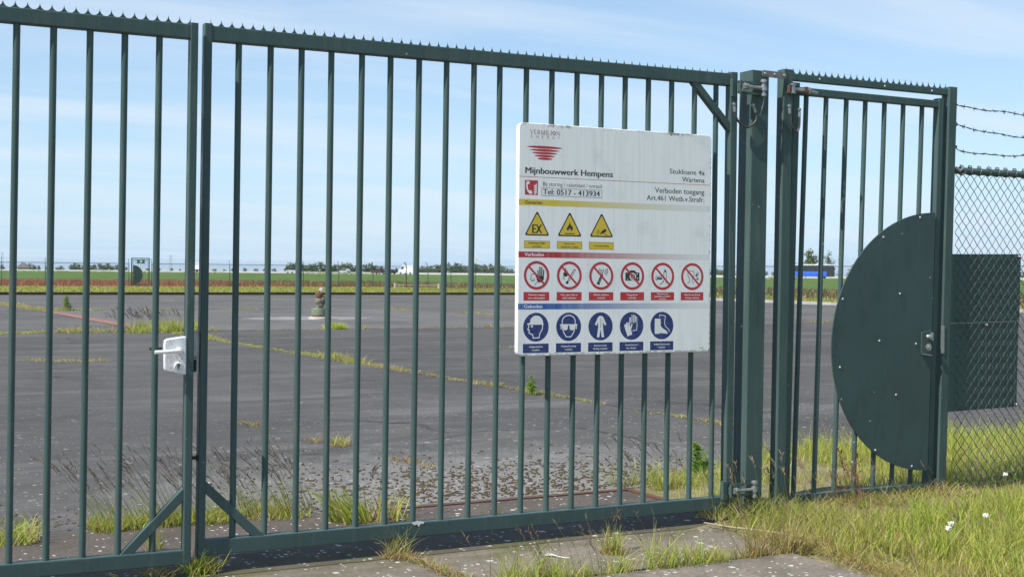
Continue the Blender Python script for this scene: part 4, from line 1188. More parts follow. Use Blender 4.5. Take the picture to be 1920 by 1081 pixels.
# ------------------------------------------------------------------ wellhead on the pad
W = thing('wellhead', 'small green capped wellhead with rusty flange standing on the asphalt pad', 'wellhead', (11.62, 35.3, 0))
MAT['wellgreen'] = simple('dull green valve paint', (0.165, 0.195, 0.125), (0.12, 0.145, 0.095), 12, 0.6)
MAT['khaki'] = simple('khaki valve body', (0.21, 0.195, 0.13), (0.11, 0.105, 0.075), 20, 0.6)
MAT['redrust'] = simple('red flange', (0.26, 0.095, 0.06), (0.17, 0.07, 0.045), 25, 0.75)
def wl(prof, name, mat, c=(0, 0, 0), n=24, axis=(0, 0, 1), parent=W):
    return MB().lathe(Vector((11.62, 35.3, 0)) + Vector(c), prof, n, axis).build(name, mat, parent)
wl([(0.31, 0.0), (0.31, 0.05), (0.27, 0.07)], 'concrete_ring', simple('weathered pale ring', (0.5, 0.49, 0.48), (0.36, 0.35, 0.34), 9, 0.8))
wl([(0.215, 0.07), (0.215, 0.115)], 'red_base_ring', MAT['redrust'])
wl([(0.225, 0.115), (0.23, 0.12), (0.23, 0.315), (0.225, 0.325), (0.10, 0.33)], 'base_cylinder', MAT['wellgreen'])
b_ = wl([(0.11, 0.33), (0.11, 0.37), (0.075, 0.39), (0.08, 0.43), (0.115, 0.47), (0.125, 0.53), (0.11, 0.58), (0.07, 0.61), (0.07, 0.64), (0.10, 0.645), (0.10, 0.665)], 'valve_body', MAT['khaki'])
rv = -fw
for an, z in ((0.4, 0.53), (-0.75, 0.52), (0.1, 0.40)):
    ax_ = Vector((math.cos(an)*rt.x - math.sin(an)*fw.x, math.cos(an)*rt.y - math.sin(an)*fw.y, 0)) if an != 0.1 else (rt*0.5 - fw*0.8)
    wl([(0.055, 0.06), (0.055, 0.12), (0.085, 0.125), (0.085, 0.15), (0.04, 0.155), (0.04, 0.19)], 'valve_bonnet', MAT['khaki'], (0, 0, z), 14, ax_, b_)
axw = (rt*0.75 - fw*0.6).normalized()
pw = Vector((11.62, 35.3, 0.55)) + axw*0.2
hwm = MB(); a_ = axw.cross(Vector((0, 0, 1))).normalized()
hwm.tube([pw + a_*(0.11*math.cos(i*math.pi/10)) + Vector((0, 0, 0.11*math.sin(i*math.pi/10))) for i in range(21)], 0.012, 6)
for i in range(3):
    q = a_*(0.11*math.cos(i*2.09)) + Vector((0, 0, 0.11*math.sin(i*2.09))); hwm.tube([pw, pw + q], 0.009, 5)
hwm.build('hand_wheel', MAT['cable'], W)
wl([(0.09, 0.665), (0.115, 0.67), (0.115, 0.705), (0.10, 0.71), (0.10, 0.722), (0.118, 0.727), (0.118, 0.765), (0.105, 0.77)], 'flange', MAT['redrust'])
for i in range(8):
    a = i*math.pi/4; MB().cyl((11.62+0.095*math.cos(a), 35.3+0.095*math.sin(a), 0.655), (11.62+0.095*math.cos(a), 35.3+0.095*math.sin(a), 0.79), 0.012, 6).build('bolt', MAT['rust'], W)
wl([(0.03, 0.77), (0.025, 0.80), (0.012, 0.805), (0.012, 0.85)], 'gauge_stem', MAT['rust'])
pg = Vector((11.62, 35.3, 0.865)) + rt*0.045
MB().lathe(pg, [(0.01, -0.02), (0.052, -0.018), (0.055, 0.0), (0.052, 0.018), (0.045, 0.02)], 18, (-fw).to_tuple()).tube([pg - rt*0.05 - Vector((0, 0, .03)), pg], 0.01, 5).build('pressure_gauge', MAT['rivet'], W)
MB().tube([Vector((11.62, 35.3, 0.66)) + axw*0.08, Vector((11.62, 35.3, 0.68)) + rt*0.30], 0.01, 6).build('side_pipe', MAT['cable'], W)
mb = MB(); n = 40
ring = [(11.5 + 1.9*math.cos(2*math.pi*i/n)*(1+0.06*math.sin(5*i)), 36.0 + 1.3*math.sin(2*math.pi*i/n)*(1+0.08*math.sin(3*i)), 0.004) for i in range(n)]
mb.add(ring, [tuple(range(n))]); tag(mb.build('well_cellar_cover', simple('worn pale concrete', (0.24, 0.235, 0.23), (0.13, 0.128, 0.128), 1.6, 0.9)), kind='structure')

# ------------------------------------------------------------------ far perimeter fences
m = NT('distant fence mesh'); m.base((0.05, 0.06, 0.058)).rough(0.7)
tr = m.n('ShaderNodeBsdfTransparent'); ms = m.n('ShaderNodeMixShader'); ms.inputs[0].default_value = 0.86
m.l(m.b.outputs[0], ms.inputs[1]); m.l(tr.outputs[0], ms.inputs[2]); m.l(ms.outputs[0], m.out.inputs[0])
MAT['farmesh'] = m.m
def far_fence(a, b, n, label, arm):
    a = Vector(a); b = Vector(b); d = (b-a).normalized(); nn = Vector((-d.y, d.x, 0))*arm
    t = thing('perimeter_fence', label, 'fence', a)
    pm = MB().rhs((0, 0, -0.2), (0, 0, 2.02), 0.06, 0.06, 0.006).tube([(0, 0, 2.0), (nn.x*0.28, nn.y*0.28, 2.42)], 0.028, 6).mesh('fence_post'); pm.materials.append(GREENM)
    for i in range(n+1):
        p = (b-a)*(i/n); link_mesh('fence_post', pm, None, t, p)
    MB().cyl(a + Vector((0, 0, 2.0)), b + Vector((0, 0, 2.0)), 0.028, 6).build('top_rail', GREENM, t)
    MB().add([a + Vector((0, 0, 0.03)), b + Vector((0, 0, 0.03)), b + Vector((0, 0, 2.0)), a + Vector((0, 0, 2.0))], [(0, 1, 2, 3)]).build('wire_mesh', MAT['farmesh'], t)
    for k in (0.3, 0.65, 1.0):
        o_ = nn*0.28*k + Vector((0, 0, 2.0 + 0.42*k)); MB().cyl(a+o_, b+o_, 0.004, 4).build('barbed_wire', MAT['barb'], t)
    return t
far_fence((-60.0, 114.6, 0), (20.2, 114.6, 0), 23, 'far green mesh fence left of the distant small gate', 1)
far_fence((22.2, 114.7, 0), (46.8, 115.2, 0), 7, 'far green mesh fence right of the distant small gate', 1)
far_fence((46.8, 115.2, 0), (53.2, 60.0, 0), 13, 'far side fence with angled post tops running towards the bus', -1)
far_fence((53.2, 60.0, 0), (56.0, 6.0, 0), 13, 'nearer stretch of the far side fence hidden by the half-round guard', -1)

# distant small gate with its green sign
D = thing('distant_gate', 'tiny distant barred gate with green sign in the far fence', 'gate', (21.2, 114.65, 0))
def dbox(x0, x1, z0, z1, name, mat, y0=-0.03, y1=0.03, par=D): return MB().box(21.2+x0, 21.2+x1, 114.65+y0, 114.65+y1, z0, z1).build(name, mat, par)
dbox(-0.80, -0.70, 0, 2.5, 'frame_post', GREENM); dbox(0.70, 0.80, 0, 2.5, 'frame_post', GREENM); dbox(-0.70, 0.70, 2.42, 2.5, 'header_rail', GREENM)
dbox(-0.66, 0.66, 2.28, 2.34, 'top_rail', GREENM); dbox(-0.66, 0.66, 0.08, 0.14, 'bottom_rail', GREENM)
for i in range(9): dbox(-0.62+i*0.155-0.015, -0.62+i*0.155+0.015, 0.14, 2.28, 'bar', GREENM, -0.015, 0.015)
arcd = [(21.2-0.66 + 0.86*math.sin(math.pi*i/24), 1.0 + 0.86*math.cos(math.pi*i/24)) for i in range(25)]
MB().prism(arcd[::-1], 114.65-0.06, 114.65-0.045).build('guard_plate', MAT['green2'], D, smooth=0)
MAT['signgreen'] = simple('green sign', (0.02, 0.14, 0.085), (0.025, 0.15, 0.09), 5, 0.5)
dbox(-0.30, 0.36, 2.0, 2.36, 'sign', MAT['signgreen'], -0.09, -0.06); dbox(-0.07, 0.13, 2.08, 2.28, 'sign_symbol', MAT['white'], -0.097, -0.0905)
dbox(-0.60, -0.52, 0.9, 1.0, 'latch', MAT['steel'], -0.10, -0.061)

MAT['offwhite'] = simple('dull white paint', (0.5, 0.5, 0.48), (0.4, 0.4, 0.38), 3, 0.7)
# low white barrier rail on the lawn
Wb = thing('white_barrier', 'low white rail barrier with two stout posts beside the far fence', 'barrier', (44.8, 106.0, 0))
c0 = bearing((741-960)/2364, 113); c1 = bearing((823-960)/2364, 113)
Wb.location = (c0 + c1)/2
for c_ in (c0, c1): MB().rhs((c_.x, c_.y, -0.1), (c_.x, c_.y, 0.46), 0.16, 0.16, 0.02).build('post', MAT['offwhite'], Wb)
MB().rhs((c0.x, c0.y, 0.28), (c1.x, c1.y, 0.28), 0.03, 0.04, 0.008, (0, 0, 1)).build('rail', MAT['offwhite'], Wb)

# ------------------------------------------------------------------ traffic on the highway
MAT['glass'] = simple('vehicle glass', (0.02, 0.024, 0.028), (0.035, 0.04, 0.045), 1, 0.3)
MAT['glass'].node_tree.nodes['Principled BSDF'].inputs['Specular IOR Level'].default_value = 0.25
MAT['tyre'] = simple('tyre', (0.015, 0.015, 0.016), (0.025, 0.025, 0.025), 8, 0.8)
MAT['rim'] = simple('wheel rim', (0.35, 0.35, 0.36), (0.25, 0.25, 0.26), 8, 0.35, 0.6)
def carpaint(n, c): return simple(n, c, tuple(x*0.9 for x in c), 0.5, 0.28)
def side_prism(poly, y0, y1, inset=0.0):
    mb = MB(); n = len(poly)
    mb.add([(x, y0, z) for x, z in poly] + [(x, y1, z) for x, z in poly], [tuple(range(n)), tuple(range(2*n-1, n-1, -1))] + [(i, n+i, n+(i+1) % n, (i+1) % n) for i in range(n)])
    return mb
def vehicle(name, label, cat, s, off, facing, parts, wheels, wr=0.32, hw=0.85):
    p = road_at(s, off); ang = math.atan2(hd.y, hd.x) + (0 if facing == 'left' else math.pi)
    t = thing(name, label, cat, (p.x, p.y, RZ), ang)
    for nm, mb, mat in parts:
        o = mb.build(nm, mat, t, world=False, smooth=0)
        if nm in ('body', 'cargo_box'):
            md = o.modifiers.new('bevel', 'BEVEL'); md.width = 0.07; md.segments = 2
    for wx in wheels:
        for sy in (-1, 1):
            w_ = MB().lathe((wx, sy*(hw-0.19), wr), [(wr*0.9, 0), (wr, 0.03), (wr, 0.19), (wr*0.9, 0.22)], 16, (0, sy, 0)).build('wheel', MAT['tyre'], t, world=False)
            MB().lathe((wx, sy*(hw-0.19), wr), [(wr*0.62, 0.215), (wr*0.58, 0.232), (wr*0.2, 0.228)], 12, (0, sy, 0)).build('rim', MAT['rim'], w_, world=False)
    return t
def car_parts(paint, L=4.3, H=1.48, wagon=False):
    b = [(-L/2, 0.30), (-L/2+0.05, 0.75), (-L/2+0.12, 0.92), (-L*0.12 if False else L*0.18, 0.95), (L*0.45, 0.80), (L/2, 0.62), (L/2, 0.28)]
    rx = -L*0.42 if wagon else -L*0.30
    cab = [(-L/2+0.10, 0.90), (rx, H), (L*0.02, H+0.0), (L*0.24, 0.92)]
    gl = [(-L/2+0.30, 0.95), (rx+0.10, H-0.09), (L*0.01, H-0.09), (L*0.19, 0.95)]
    return [('body', side_prism(b, -0.85, 0.85), paint), ('cabin', side_prism(cab, -0.72, 0.72), paint), ('side_window', side_prism(gl, 0.715, 0.735), MAT['glass']), ('side_window', side_prism(gl, -0.735, -0.715), MAT['glass']),
            ('windscreen', MB().add([(L*0.245, -0.62, 0.95), (L*0.245, 0.62, 0.95), (L*0.04, 0.55, H-0.05), (L*0.04, -0.55, H-0.05)], [(0, 1, 2, 3)]), MAT['glass']),
            ('headlight', MB().box(L/2-0.06, L/2+0.01, -0.80, -0.48, 0.58, 0.72), MAT['rim']), ('headlight', MB().box(L/2-0.06, L/2+0.01, 0.48, 0.80, 0.58, 0.72), MAT['rim']),
            ('tail_light', MB().box(-L/2-0.01, -L/2+0.06, -0.82, -0.62, 0.68, 0.86), MAT['redrust']), ('tail_light', MB().box(-L/2-0.01, -L/2+0.06, 0.62, 0.82, 0.68, 0.86), MAT['redrust'])]
silver = carpaint('silver car paint', (0.46, 0.47, 0.49)); wine = carpaint('dark red car paint', (0.10, 0.035, 0.04)); blackp = carpaint('black car paint', (0.018, 0.019, 0.022)); whitep = carpaint('white van paint', (0.75, 0.76, 0.77)); bluep = carpaint('blue bus paint', (0.022, 0.115, 0.66))
def s_of(px):
    t = (px-960)/2364.0
    # where the highway meets that bearing
    A = (fw*1.0 + rt*t); n2 = Vector((hn.x, hn.y)); k = n2.dot(P1)/n2.dot(Vector((A.x, A.y)))
    q = Vector((A.x, A.y))*k; return (q-P1).dot(P2-P1)/(P2-P1).length_squared
vehicle('car', 'silver hatchback car driving on the distant highway', 'car', s_of(657), 2.4, 'left', car_parts(silver), (-1.3, 1.35))
vehicle('car', 'dark red estate car on the distant highway beside a gate bar', 'car', s_of(720), 2.4, 'left', car_parts(wine, 4.4, 1.5, True), (-1.35, 1.4))
vehicle('car', 'black car on the distant highway just behind the dark red one', 'car', s_of(741), 2.4, 'left', car_parts(blackp, 4.3, 1.42), (-1.3, 1.35))
vb = [(-3.0, 0.35), (-3.0, 2.5), (1.35, 2.55), (2.15, 1.45), (2.85, 1.15), (3.0, 0.85), (3.0, 0.35)]
vehicle('van', 'white panel van driving on the distant highway', 'van', s_of(776), 2.4, 'left',
        [('body', side_prism(vb, -0.98, 0.98), whitep), ('side_window', side_prism([(0.75, 1.5), (0.75, 2.2), (1.35, 2.2), (1.95, 1.5)], 0.985, 1.0), MAT['glass']), ('side_window', side_prism([(0.75, 1.5), (0.75, 2.2), (1.35, 2.2), (1.95, 1.5)], -1.0, -0.985), MAT['glass']),
         ('windscreen', MB().add([(2.16, -0.85, 1.52), (2.16, 0.85, 1.52), (1.44, 0.8, 2.47), (1.44, -0.8, 2.47)], [(0, 1, 2, 3)]), MAT['glass']), ('headlight', MB().box(2.8, 3.02, -0.92, -0.6, 0.85, 1.05), MAT['rim']), ('headlight', MB().box(2.8, 3.02, 0.6, 0.92, 0.85, 1.05), MAT['rim'])], (-1.9, 2.0), 0.35, 0.98)
vehicle('pickup', 'light pickup with dark covered load on the distant highway', 'pickup truck', s_of(563), 2.4, 'left',
        [('body', side_prism([(-3.2, 0.40), (-3.2, 0.95), (1.2, 1.0), (2.9, 0.95), (3.15, 0.7), (3.15, 0.40)], -0.95, 0.95), carpaint('pale pickup paint', (0.5, 0.5, 0.5))),
         ('cab', side_prism([(0.1, 0.98), (0.15, 1.75), (1.2, 1.78), (2.0, 1.0)], -0.85, 0.85), MAT['glass']), ('cargo_cover', side_prism([(-3.15, 0.95), (-3.1, 2.35), (-0.05, 2.38), (0.05, 0.97)], -0.96, 0.96), carpaint('dark tarpaulin', (0.022, 0.025, 0.04)))], (-2.0, 2.1), 0.36, 0.95)
vehicle('box_truck', 'white box truck on the distant highway behind the gate stile', 'truck', s_of(384), 2.4, 'left',
        [('cargo_box', MB().box(-3.4, 1.3, -1.2, 1.2, 0.95, 3.15), whitep), ('body', side_prism([(1.45, 0.5), (1.45, 2.1), (2.6, 2.15), (3.15, 1.35), (3.35, 1.1), (3.35, 0.5)], -1.0, 1.0), whitep), ('chassis', MB().box(-3.4, 1.6, -0.8, 0.8, 0.55, 0.94), MAT['tyre']),
         ('side_window', side_prism([(1.75, 1.4), (1.75, 1.95), (2.5, 1.98), (2.85, 1.4)], 1.005, 1.02), MAT['glass']), ('side_window', side_prism([(1.75, 1.4), (1.75, 1.95), (2.5, 1.98), (2.85, 1.4)], -1.02, -1.005), MAT['glass'])], (-2.2, 2.4), 0.42, 1.05)
# bus, the front to the right
bp = [('body', side_prism([(-6.0, 0.35), (-6.0, 1.50), (5.35, 1.50), (5.35, 0.35)], -1.27, 1.27), bluep),
      ('upper_body', side_prism([(-5.98, 1.50), (-5.95, 2.85), (5.9, 2.85), (6.02, 1.50)], -1.25, 1.25), MAT['glass']),
      ('front_end', side_prism([(5.36, 0.35), (5.36, 1.49), (6.03, 1.49), (6.05, 0.4)], -1.265, 1.265), MAT['glass']),
      ('roof', side_prism([(-5.97, 2.86), (-5.8, 3.08), (5.6, 3.08), (5.88, 2.86)], -1.24, 1.24), whitep), ('roof_unit', side_prism([(-3.8, 3.09), (-3.6, 3.33), (-1.2, 3.33), (-0.9, 3.09)], -0.9, 0.9), carpaint('pale blue roof unit', (0.10, 0.26, 0.62))),
      ('side_stripe', MB().box(-5.9, 5.2, -1.285, -1.272, 1.18, 1.30), carpaint('light blue stripe', (0.06, 0.22, 0.72))), ('side_stripe', MB().box(-5.9, 5.2, 1.272, 1.285, 1.18, 1.30), carpaint('light blue stripe b', (0.06, 0.22, 0.72)))]
for k in range(8):
    x = -5.7 + k*1.38
    for sy in (-1, 1): bp.append(('window_pane', MB().box(x, x+1.28, sy*1.26-0.008, sy*1.26+0.008, 1.62, 2.72), MAT['glass']))
for sy in (-1, 1): bp.append(('mirror', MB().box(5.9, 6.05, sy*1.42-0.08, sy*1.42+0.08, 1.9, 2.3), MAT['tyre'])); bp.append(('headlight', MB().box(5.98, 6.07, sy*0.9-0.2, sy*0.9+0.2, 0.65, 0.85), MAT['rim']))
vehicle('bus', 'blue coach with dark windows on the distant highway at right', 'bus', s_of(1524), 2.8, 'right', bp, (-3.3, 3.6), 0.48, 1.27)

# ------------------------------------------------------------------ far horizon: trees, turbine, pylons, farmhouse
protos = [tree_meshes('tree%d' % i, 6.0, w_, 420, 0.50, HAZE_TREECOL, 20+i) for i, w_ in enumerate((5.5, 7.0, 4.5, 6.2, 8.0))]
HP = [(-300, 8), (0, 9), (60, 12), (95, 7), (150, 14), (205, 13), (230, 7), (330, 5), (470, 6), (530, 8), (545, 17), (700, 17), (722, 11), (760, 8), (795, 14), (830, 18), (930, 19), (950, 13), (1340, 12), (1440, 9), (1480, 9), (1620, 12), (2300, 12)]
ZONES = [(250, 'broadleaf tree on the horizon left of the distant small gate', 'horizon trees at far left'), (520, 'low broadleaf tree on the horizon between distant gate and pickup', 'horizon trees behind the lock'),
         (725, 'broadleaf tree in the grove on the horizon behind the silver car', 'horizon grove behind the cars'), (960, 'broadleaf tree in the grove on the horizon around the wind turbine', 'horizon grove by the turbine'),
         (1480, 'broadleaf tree on the horizon seen beside the thick hinge post', 'horizon trees by the hinge post'), (1700, 'broadleaf tree on the horizon beside the blue bus', 'horizon trees by the bus'), (9999, 'broadleaf tree on the horizon seen past the dark screen at right', 'horizon trees at the right edge')]
wood = []
px = -40.0; rr_ = random.Random(5)
while px < 2000:
    for (a, ha), (b, hb_) in zip(HP[:-1], HP[1:]):
        if a <= px < b: hpx = ha + (hb_-ha)*(px-a)/(b-a)
    depth = rr_.uniform(620, 900); h = 1.4 + hpx*rr_.uniform(0.78, 1.15)*depth/2364
    p = bearing((px-960)/2364, depth)
    k = h/6.0
    seen = px < 972 or 1334 < px < 1372 or 1425 < px < 1500 or 1560 < px < 1572 or px > 1893
    if not seen: wood.append((p.x, p.y, h*0.5, 2.6*k, 2.6*k, h*0.5))
    if seen: place_tree(protos[rr_.randrange(5)], (p.x, p.y, -0.06), k*rr_.uniform(0.95, 1.3), k, rr_.uniform(0, 6.28), *next((l, g_) for a_, l, g_ in ZONES if px < a_))
    px += rr_.uniform(6, 11)*(1.0 if hpx > 11 else 2.3)
V_, T_, C_ = leaf_cloud(7000, wood, 0.5, HAZE_TREECOL, 44)
wd = link_mesh('distant_woodland', np_mesh('distant_woodland', V_, T_, C_), MAT['leaf'])
tag(wd, 'low hazy woodland along the horizon behind the sign and guard', 'woodland', kind='stuff')
t1 = tree_meshes('busht', 8.6, 7.4, 1500, 0.34, TREECOL2, 71); t2 = tree_meshes('birch', 8.2, 5.0, 520, 0.26, TREECOL2, 72, True); t3 = tree_meshes('bush', 3.0, 5.5, 500, 0.28, TREECOL2, 73)
p = bearing((1522-960)/2364, 318); place_tree(t1, (p.x, p.y, 0), 0.92, 1.02, 0.4, 'round leafy tree standing directly behind the blue bus')
p = bearing((1553-960)/2364, 322); place_tree(t2, (p.x, p.y, 0), 1.0, 0.98, 1.4, 'thin sparse tree behind the front of the blue bus')
p = bearing((1493-960)/2364, 312); place_tree(t3, (p.x, p.y, 0.4), 0.9, 1.35, 2.0, 'low bush behind the rear of the blue bus', name='bush')
p = bearing((1606-960)/2364, 300); place_tree(t3, (p.x, p.y, 0.4), 1.3, 1.3, 0.7, 'low bush ahead of the blue bus beside the guard', name='bush')
p = bearing((1353-960)/2364, 360); place_tree(t3, (p.x, p.y, 0.2), 0.8, 0.9, 3.1, 'low bush beyond the highway seen beside the gate stile', name='bush')

T = thing('wind_turbine', 'white three-bladed wind turbine on the far horizon', 'wind turbine', bearing((893.0-960)/2364, 2400))
q = T.location.copy()
MB().lathe(q, [(1.5, 0), (1.35, 8), (0.95, 31.5)], 14).build('tower', MAT['white'], T)
hub = q + Vector((0, 0, 31.8)) - fw*1.4
MB().rhs(hub - fw*0.6, hub + fw*2.6, 1.5, 1.5, 0.3, (0, 0, 1)).build('nacelle', MAT['white'], T)
hubo = MB().lathe(hub - fw*0.6, [(0.75, 0), (0.6, 0.7), (0.15, 1.2)], 12, (-fw).to_tuple()).build('hub', MAT['white'], T)
for a in (103, -13, 223):
    d = rt*math.cos(R(a)) + Vector((0, 0, 1))*math.sin(R(a)); e = d.cross(fw)
    o = hub - fw*1.0
    MB().add([o + e*0.3, o - e*0.3, o + d*4 - e*1.1, o + d*17.6 - e*0.12, o + d*17.6 + e*0.10, o + d*4 + e*0.8, o + e*0.3 + fw*0.4, o - e*0.3 + fw*0.4, o + d*4 - e*1.1 + fw*0.25, o + d*17.6 - e*0.12 + fw*0.08, o + d*17.6 + e*0.10 + fw*0.08, o + d*4 + e*0.8 + fw*0.25],
             [(0,1,2,5), (5,2,3,4), (6,11,8,7), (11,10,9,8), (1,7,8,2), (2,8,9,3), (3,9,10,4), (4,10,11,5), (5,11,6,0)]).build('blade', MAT['white'], hubo)
def pylon(px, h, depth, label):
    t = thing('lattice_pylon', label, 'pylon', bearing((px-960)/2364, depth)); c = t.location.copy()
    mb = MB(); 
    def at(sx_, sy_, z):
        k = 1.8*(1 - z/h*0.86); return c + Vector((sx_*k, sy_*k, z))
    for sx_ in (-1, 1):
        for sy_ in (-1, 1): mb.tube([at(sx_, sy_, 0), at(sx_, sy_, h)], 0.10, 4)
    zz = 0; 
    while zz < h-1.5:
        for (ax_, ay_), (bx_, by_) in (((-1, -1), (1, -1)), ((1, -1), (1, 1)), ((1, 1), (-1, 1)), ((-1, 1), (-1, -1))): mb.tube([at(ax_, ay_, zz), at(bx_, by_, zz+2.2)], 0.06, 4)
        zz += 2.2
    mb.build('mast', MAT['steel'], t)
    for z in (h*0.68, h*0.82, h*0.95): MB().tube([c + rt*-3.2 + Vector((0, 0, z)), c + Vector((0, 0, z+0.5)), c + rt*3.2 + Vector((0, 0, z))], 0.13, 4).build('cross_arm', MAT['steel'], t)
pylon(320, 20.5, 1500, 'faint lattice pylon on the horizon right of the distant gate'); pylon(4, 21.5, 1500, 'faint lattice pylon on the horizon at the far left edge')
Hh = thing('farmhouse', 'grey farmhouse with steep pyramid roof among trees at far left', 'house', bearing((43-960)/2364, 600)); c = Hh.location.copy()
MB().box(c.x-2.6, c.x+2.6, c.y-2.6, c.y+2.6, -0.1, 2.3).build('wall', simple('pale render', (0.42, 0.38, 0.28), (0.36, 0.33, 0.25), 0.5, 0.8), Hh)
MB().add([(c.x-2.9, c.y-2.9, 2.3), (c.x+2.9, c.y-2.9, 2.3), (c.x+2.9, c.y+2.9, 2.3), (c.x-2.9, c.y+2.9, 2.3), (c.x, c.y, 4.9)], [(0,1,4),(1,2,4),(2,3,4),(3,0,4)]).build('roof', simple('grey roof tiles', (0.16, 0.145, 0.135), (0.12, 0.11, 0.10), 0.6, 0.8), Hh, smooth=0)

# ------------------------------------------------------------------ plants near the gate
def U_(n, a, b): return rng.uniform(a, b, n)
def vzs(x, y): return np.array([vz(a, b) for a, b in zip(x, y)])

g = Grass()
# verge in front of the small gate
n = 48000
x = U_(n, 3.75, 7.6); y = U_(n, 3.3, 5.74)
ed = np.array([vedge(q) for q in y])
patch = np.exp(-(((x-5.25)/0.55)**2 + ((y-5.47)/0.20)**2))
near_gate = np.clip((y-5.0)/0.45, 0, 1)
clump = 0.45 + 0.35*np.sin(x*5.3+1.0)*np.sin(y*6.1) + 0.3*np.sin(x*13.1+y*4.0)*np.sin(y*15.7-x*3.0) + rng.normal(0, 0.2, n)
keep = (x > ed - 0.02 + 0.05*np.sin(y*9)) & (rng.uniform(0, 1, n) > 0.90*patch) & (rng.uniform(0, 1, n) > 0.66*near_gate) & (rng.uniform(0, 1, n) < np.clip(0.35 + clump, 0.12, 1))
x, y, near_gate, clump, ed = x[keep], y[keep], near_gate[keep], clump[keep], ed[keep]
edge_ = np.exp(-((x-ed)/0.28)**2)
h = (0.075 + 0.12*np.clip(clump, 0, 1.2))*(1-0.68*near_gate)*rng.uniform(0.55, 1.3, len(x))*(1-0.25*edge_)
straw = rng.uniform(0, 1, len(x)) < (0.20 + 0.34*edge_ + 0.14*near_gate)
for mk, spec in ((~straw, [(4, GREEN), (6, FRESH), (0.6, STRAW)]), (straw, [(4, STRAW), (1, RUSTY), (1.2, GREEN)])):
    g.blades(x[mk], y[mk], vzs(x[mk], y[mk]) - 0.004, h[mk], U_(mk.sum(), 0.0026, 0.0062), spec, None, 0.14, 0.28)
# grass behind the small gate and behind the mesh
n = 22000
x = U_(n, 4.36, 11.5); y = U_(n, 5.76, 7.62)
keep = rng.uniform(0, 1, n) < np.clip(0.55 + 0.5*np.sin(x*4.1)*np.sin(y*5.0) + 0.5*(x > 5.9), 0.12, 1)
keep &= ~((y > 6.75) & (x < 5.3) & (rng.uniform(0, 1, n) < 0.8))
x, y = x[keep], y[keep]
h = (0.05 + 0.06*(np.sin(x*4.1)*np.sin(y*5.0) > 0) + 0.13*np.clip((x-5.7)/0.6, 0, 1))*U_(len(x), 0.5, 1.25)
g.blades(x, y, vzs(x, y) - 0.004, h, U_(len(x), 0.003, 0.0065), [(4, FRESH), (3, GREEN), (1.6, STRAW)], None, 0.14, 0.25)
# broad-leaved weeds among the grass, and a thatch of dead blades at its foot
for k in range(70):
    x_ = rng.uniform(4.4, 7.2); y_ = rng.uniform(3.9, 5.7)
    g.tuft(x_, y_, int(rng.integers(7, 14)), rng.uniform(0.05, 0.11), 0.015, [(1, [(0.16, 0.25, 0.04), (0.22, 0.32, 0.06)])], rng.uniform(0.012, 0.022), vz(x_, y_), None, 0.8, 0.5)
for k in range(60):
    x_ = rng.uniform(4.3, 7.0); y_ = rng.uniform(3.8, 5.3)
    g.tuft(x_, y_, int(rng.integers(25, 50)), rng.uniform(0.15, 0.26), 0.05, [(4, FRESH), (2, GREEN)], 0.0065, vz(x_, y_), None, 0.12, 0.2)
n = 10000; x = U_(n, 4.1, 7.4); y = U_(n, 3.5, 5.74)
g.blades(x, y, vzs(x, y), U_(n, 0.03, 0.09), U_(n, 0.002, 0.005), [(5, STRAW), (1, RUSTY), (1, GREEN)], None, 0.8, 0.6)
# dead straw matted along the slab edge
n = 2600; y = U_(n, 3.9, 5.35); x = np.array([vedge(q) for q in y]) - 0.03 + rng.normal(0, 0.055, n)
g.blades(x, y, np.full(n, 0.004), U_(n, 0.02, 0.07), U_(n, 0.002, 0.005), [(4, STRAW), (1.5, RUSTY), (2.5, GREEN)], None, 0.9, 0.6)
# dry taller grass round the hinge post and under the small gate
n = 1500
x = U_(n, 4.12, 4.85); y = U_(n, 5.25, 5.86)
h = U_(n, 0.07, 0.24)*np.exp(-((x-4.4)/0.42)**2)
g.blades(x, y, vzs(x, y) - 0.004, h, U_(n, 0.0022, 0.0048), [(4, GREEN), (2, FRESH), (2.4, STRAW), (0.4, [(0.34, 0.32, 0.28)])], None, 0.35, 0.35)
n = 900
x = U_(n, 4.75, 5.9); y = U_(n, 5.50, 5.74); g.blades(x, y, vzs(x, y), U_(n, 0.04, 0.12), U_(n, 0.002, 0.004), [(2, STRAW), (2, GREEN), (1, RUSTY)], None, 0.5, 0.4)
n = 130
x = U_(n, 4.15, 7.0); y = U_(n, 4.0, 5.74)
g.stalks(x, y, vzs(x, y), U_(n, 0.18, 0.32), np.full(n, 2.6), 0.2, 0.05, None, [(1, [(0.30, 0.26, 0.14), (0.22, 0.15, 0.10), (0.34, 0.30, 0.18)])], 0.006, 0.6)
n = 26
x = U_(n, 4.15, 4.7); y = U_(n, 5.4, 5.75); g.stalks(x, y, vzs(x, y), U_(n, 0.25, 0.42), np.full(n, 1.8), 0.15, 0.05, None, [(1, [(0.42, 0.36, 0.25), (0.30, 0.20, 0.15)])])
n = 16
x = 5.06 + rng.normal(0, 0.10, n); y = 5.58 + rng.normal(0, 0.05, n); g.stalks(x, y, vzs(x, y), U_(n, 0.15, 0.36), np.full(n, 1.2), 0.12, 0.12, [(1, [(0.20, 0.085, 0.045), (0.26, 0.13, 0.07)])], [(1, [(0.16, 0.06, 0.035), (0.24, 0.12, 0.07)])], 0.014)
tag(g.build('verge_grass'), 'long green and straw coloured grass on the verge beside the small gate', 'grass', kind='stuff')

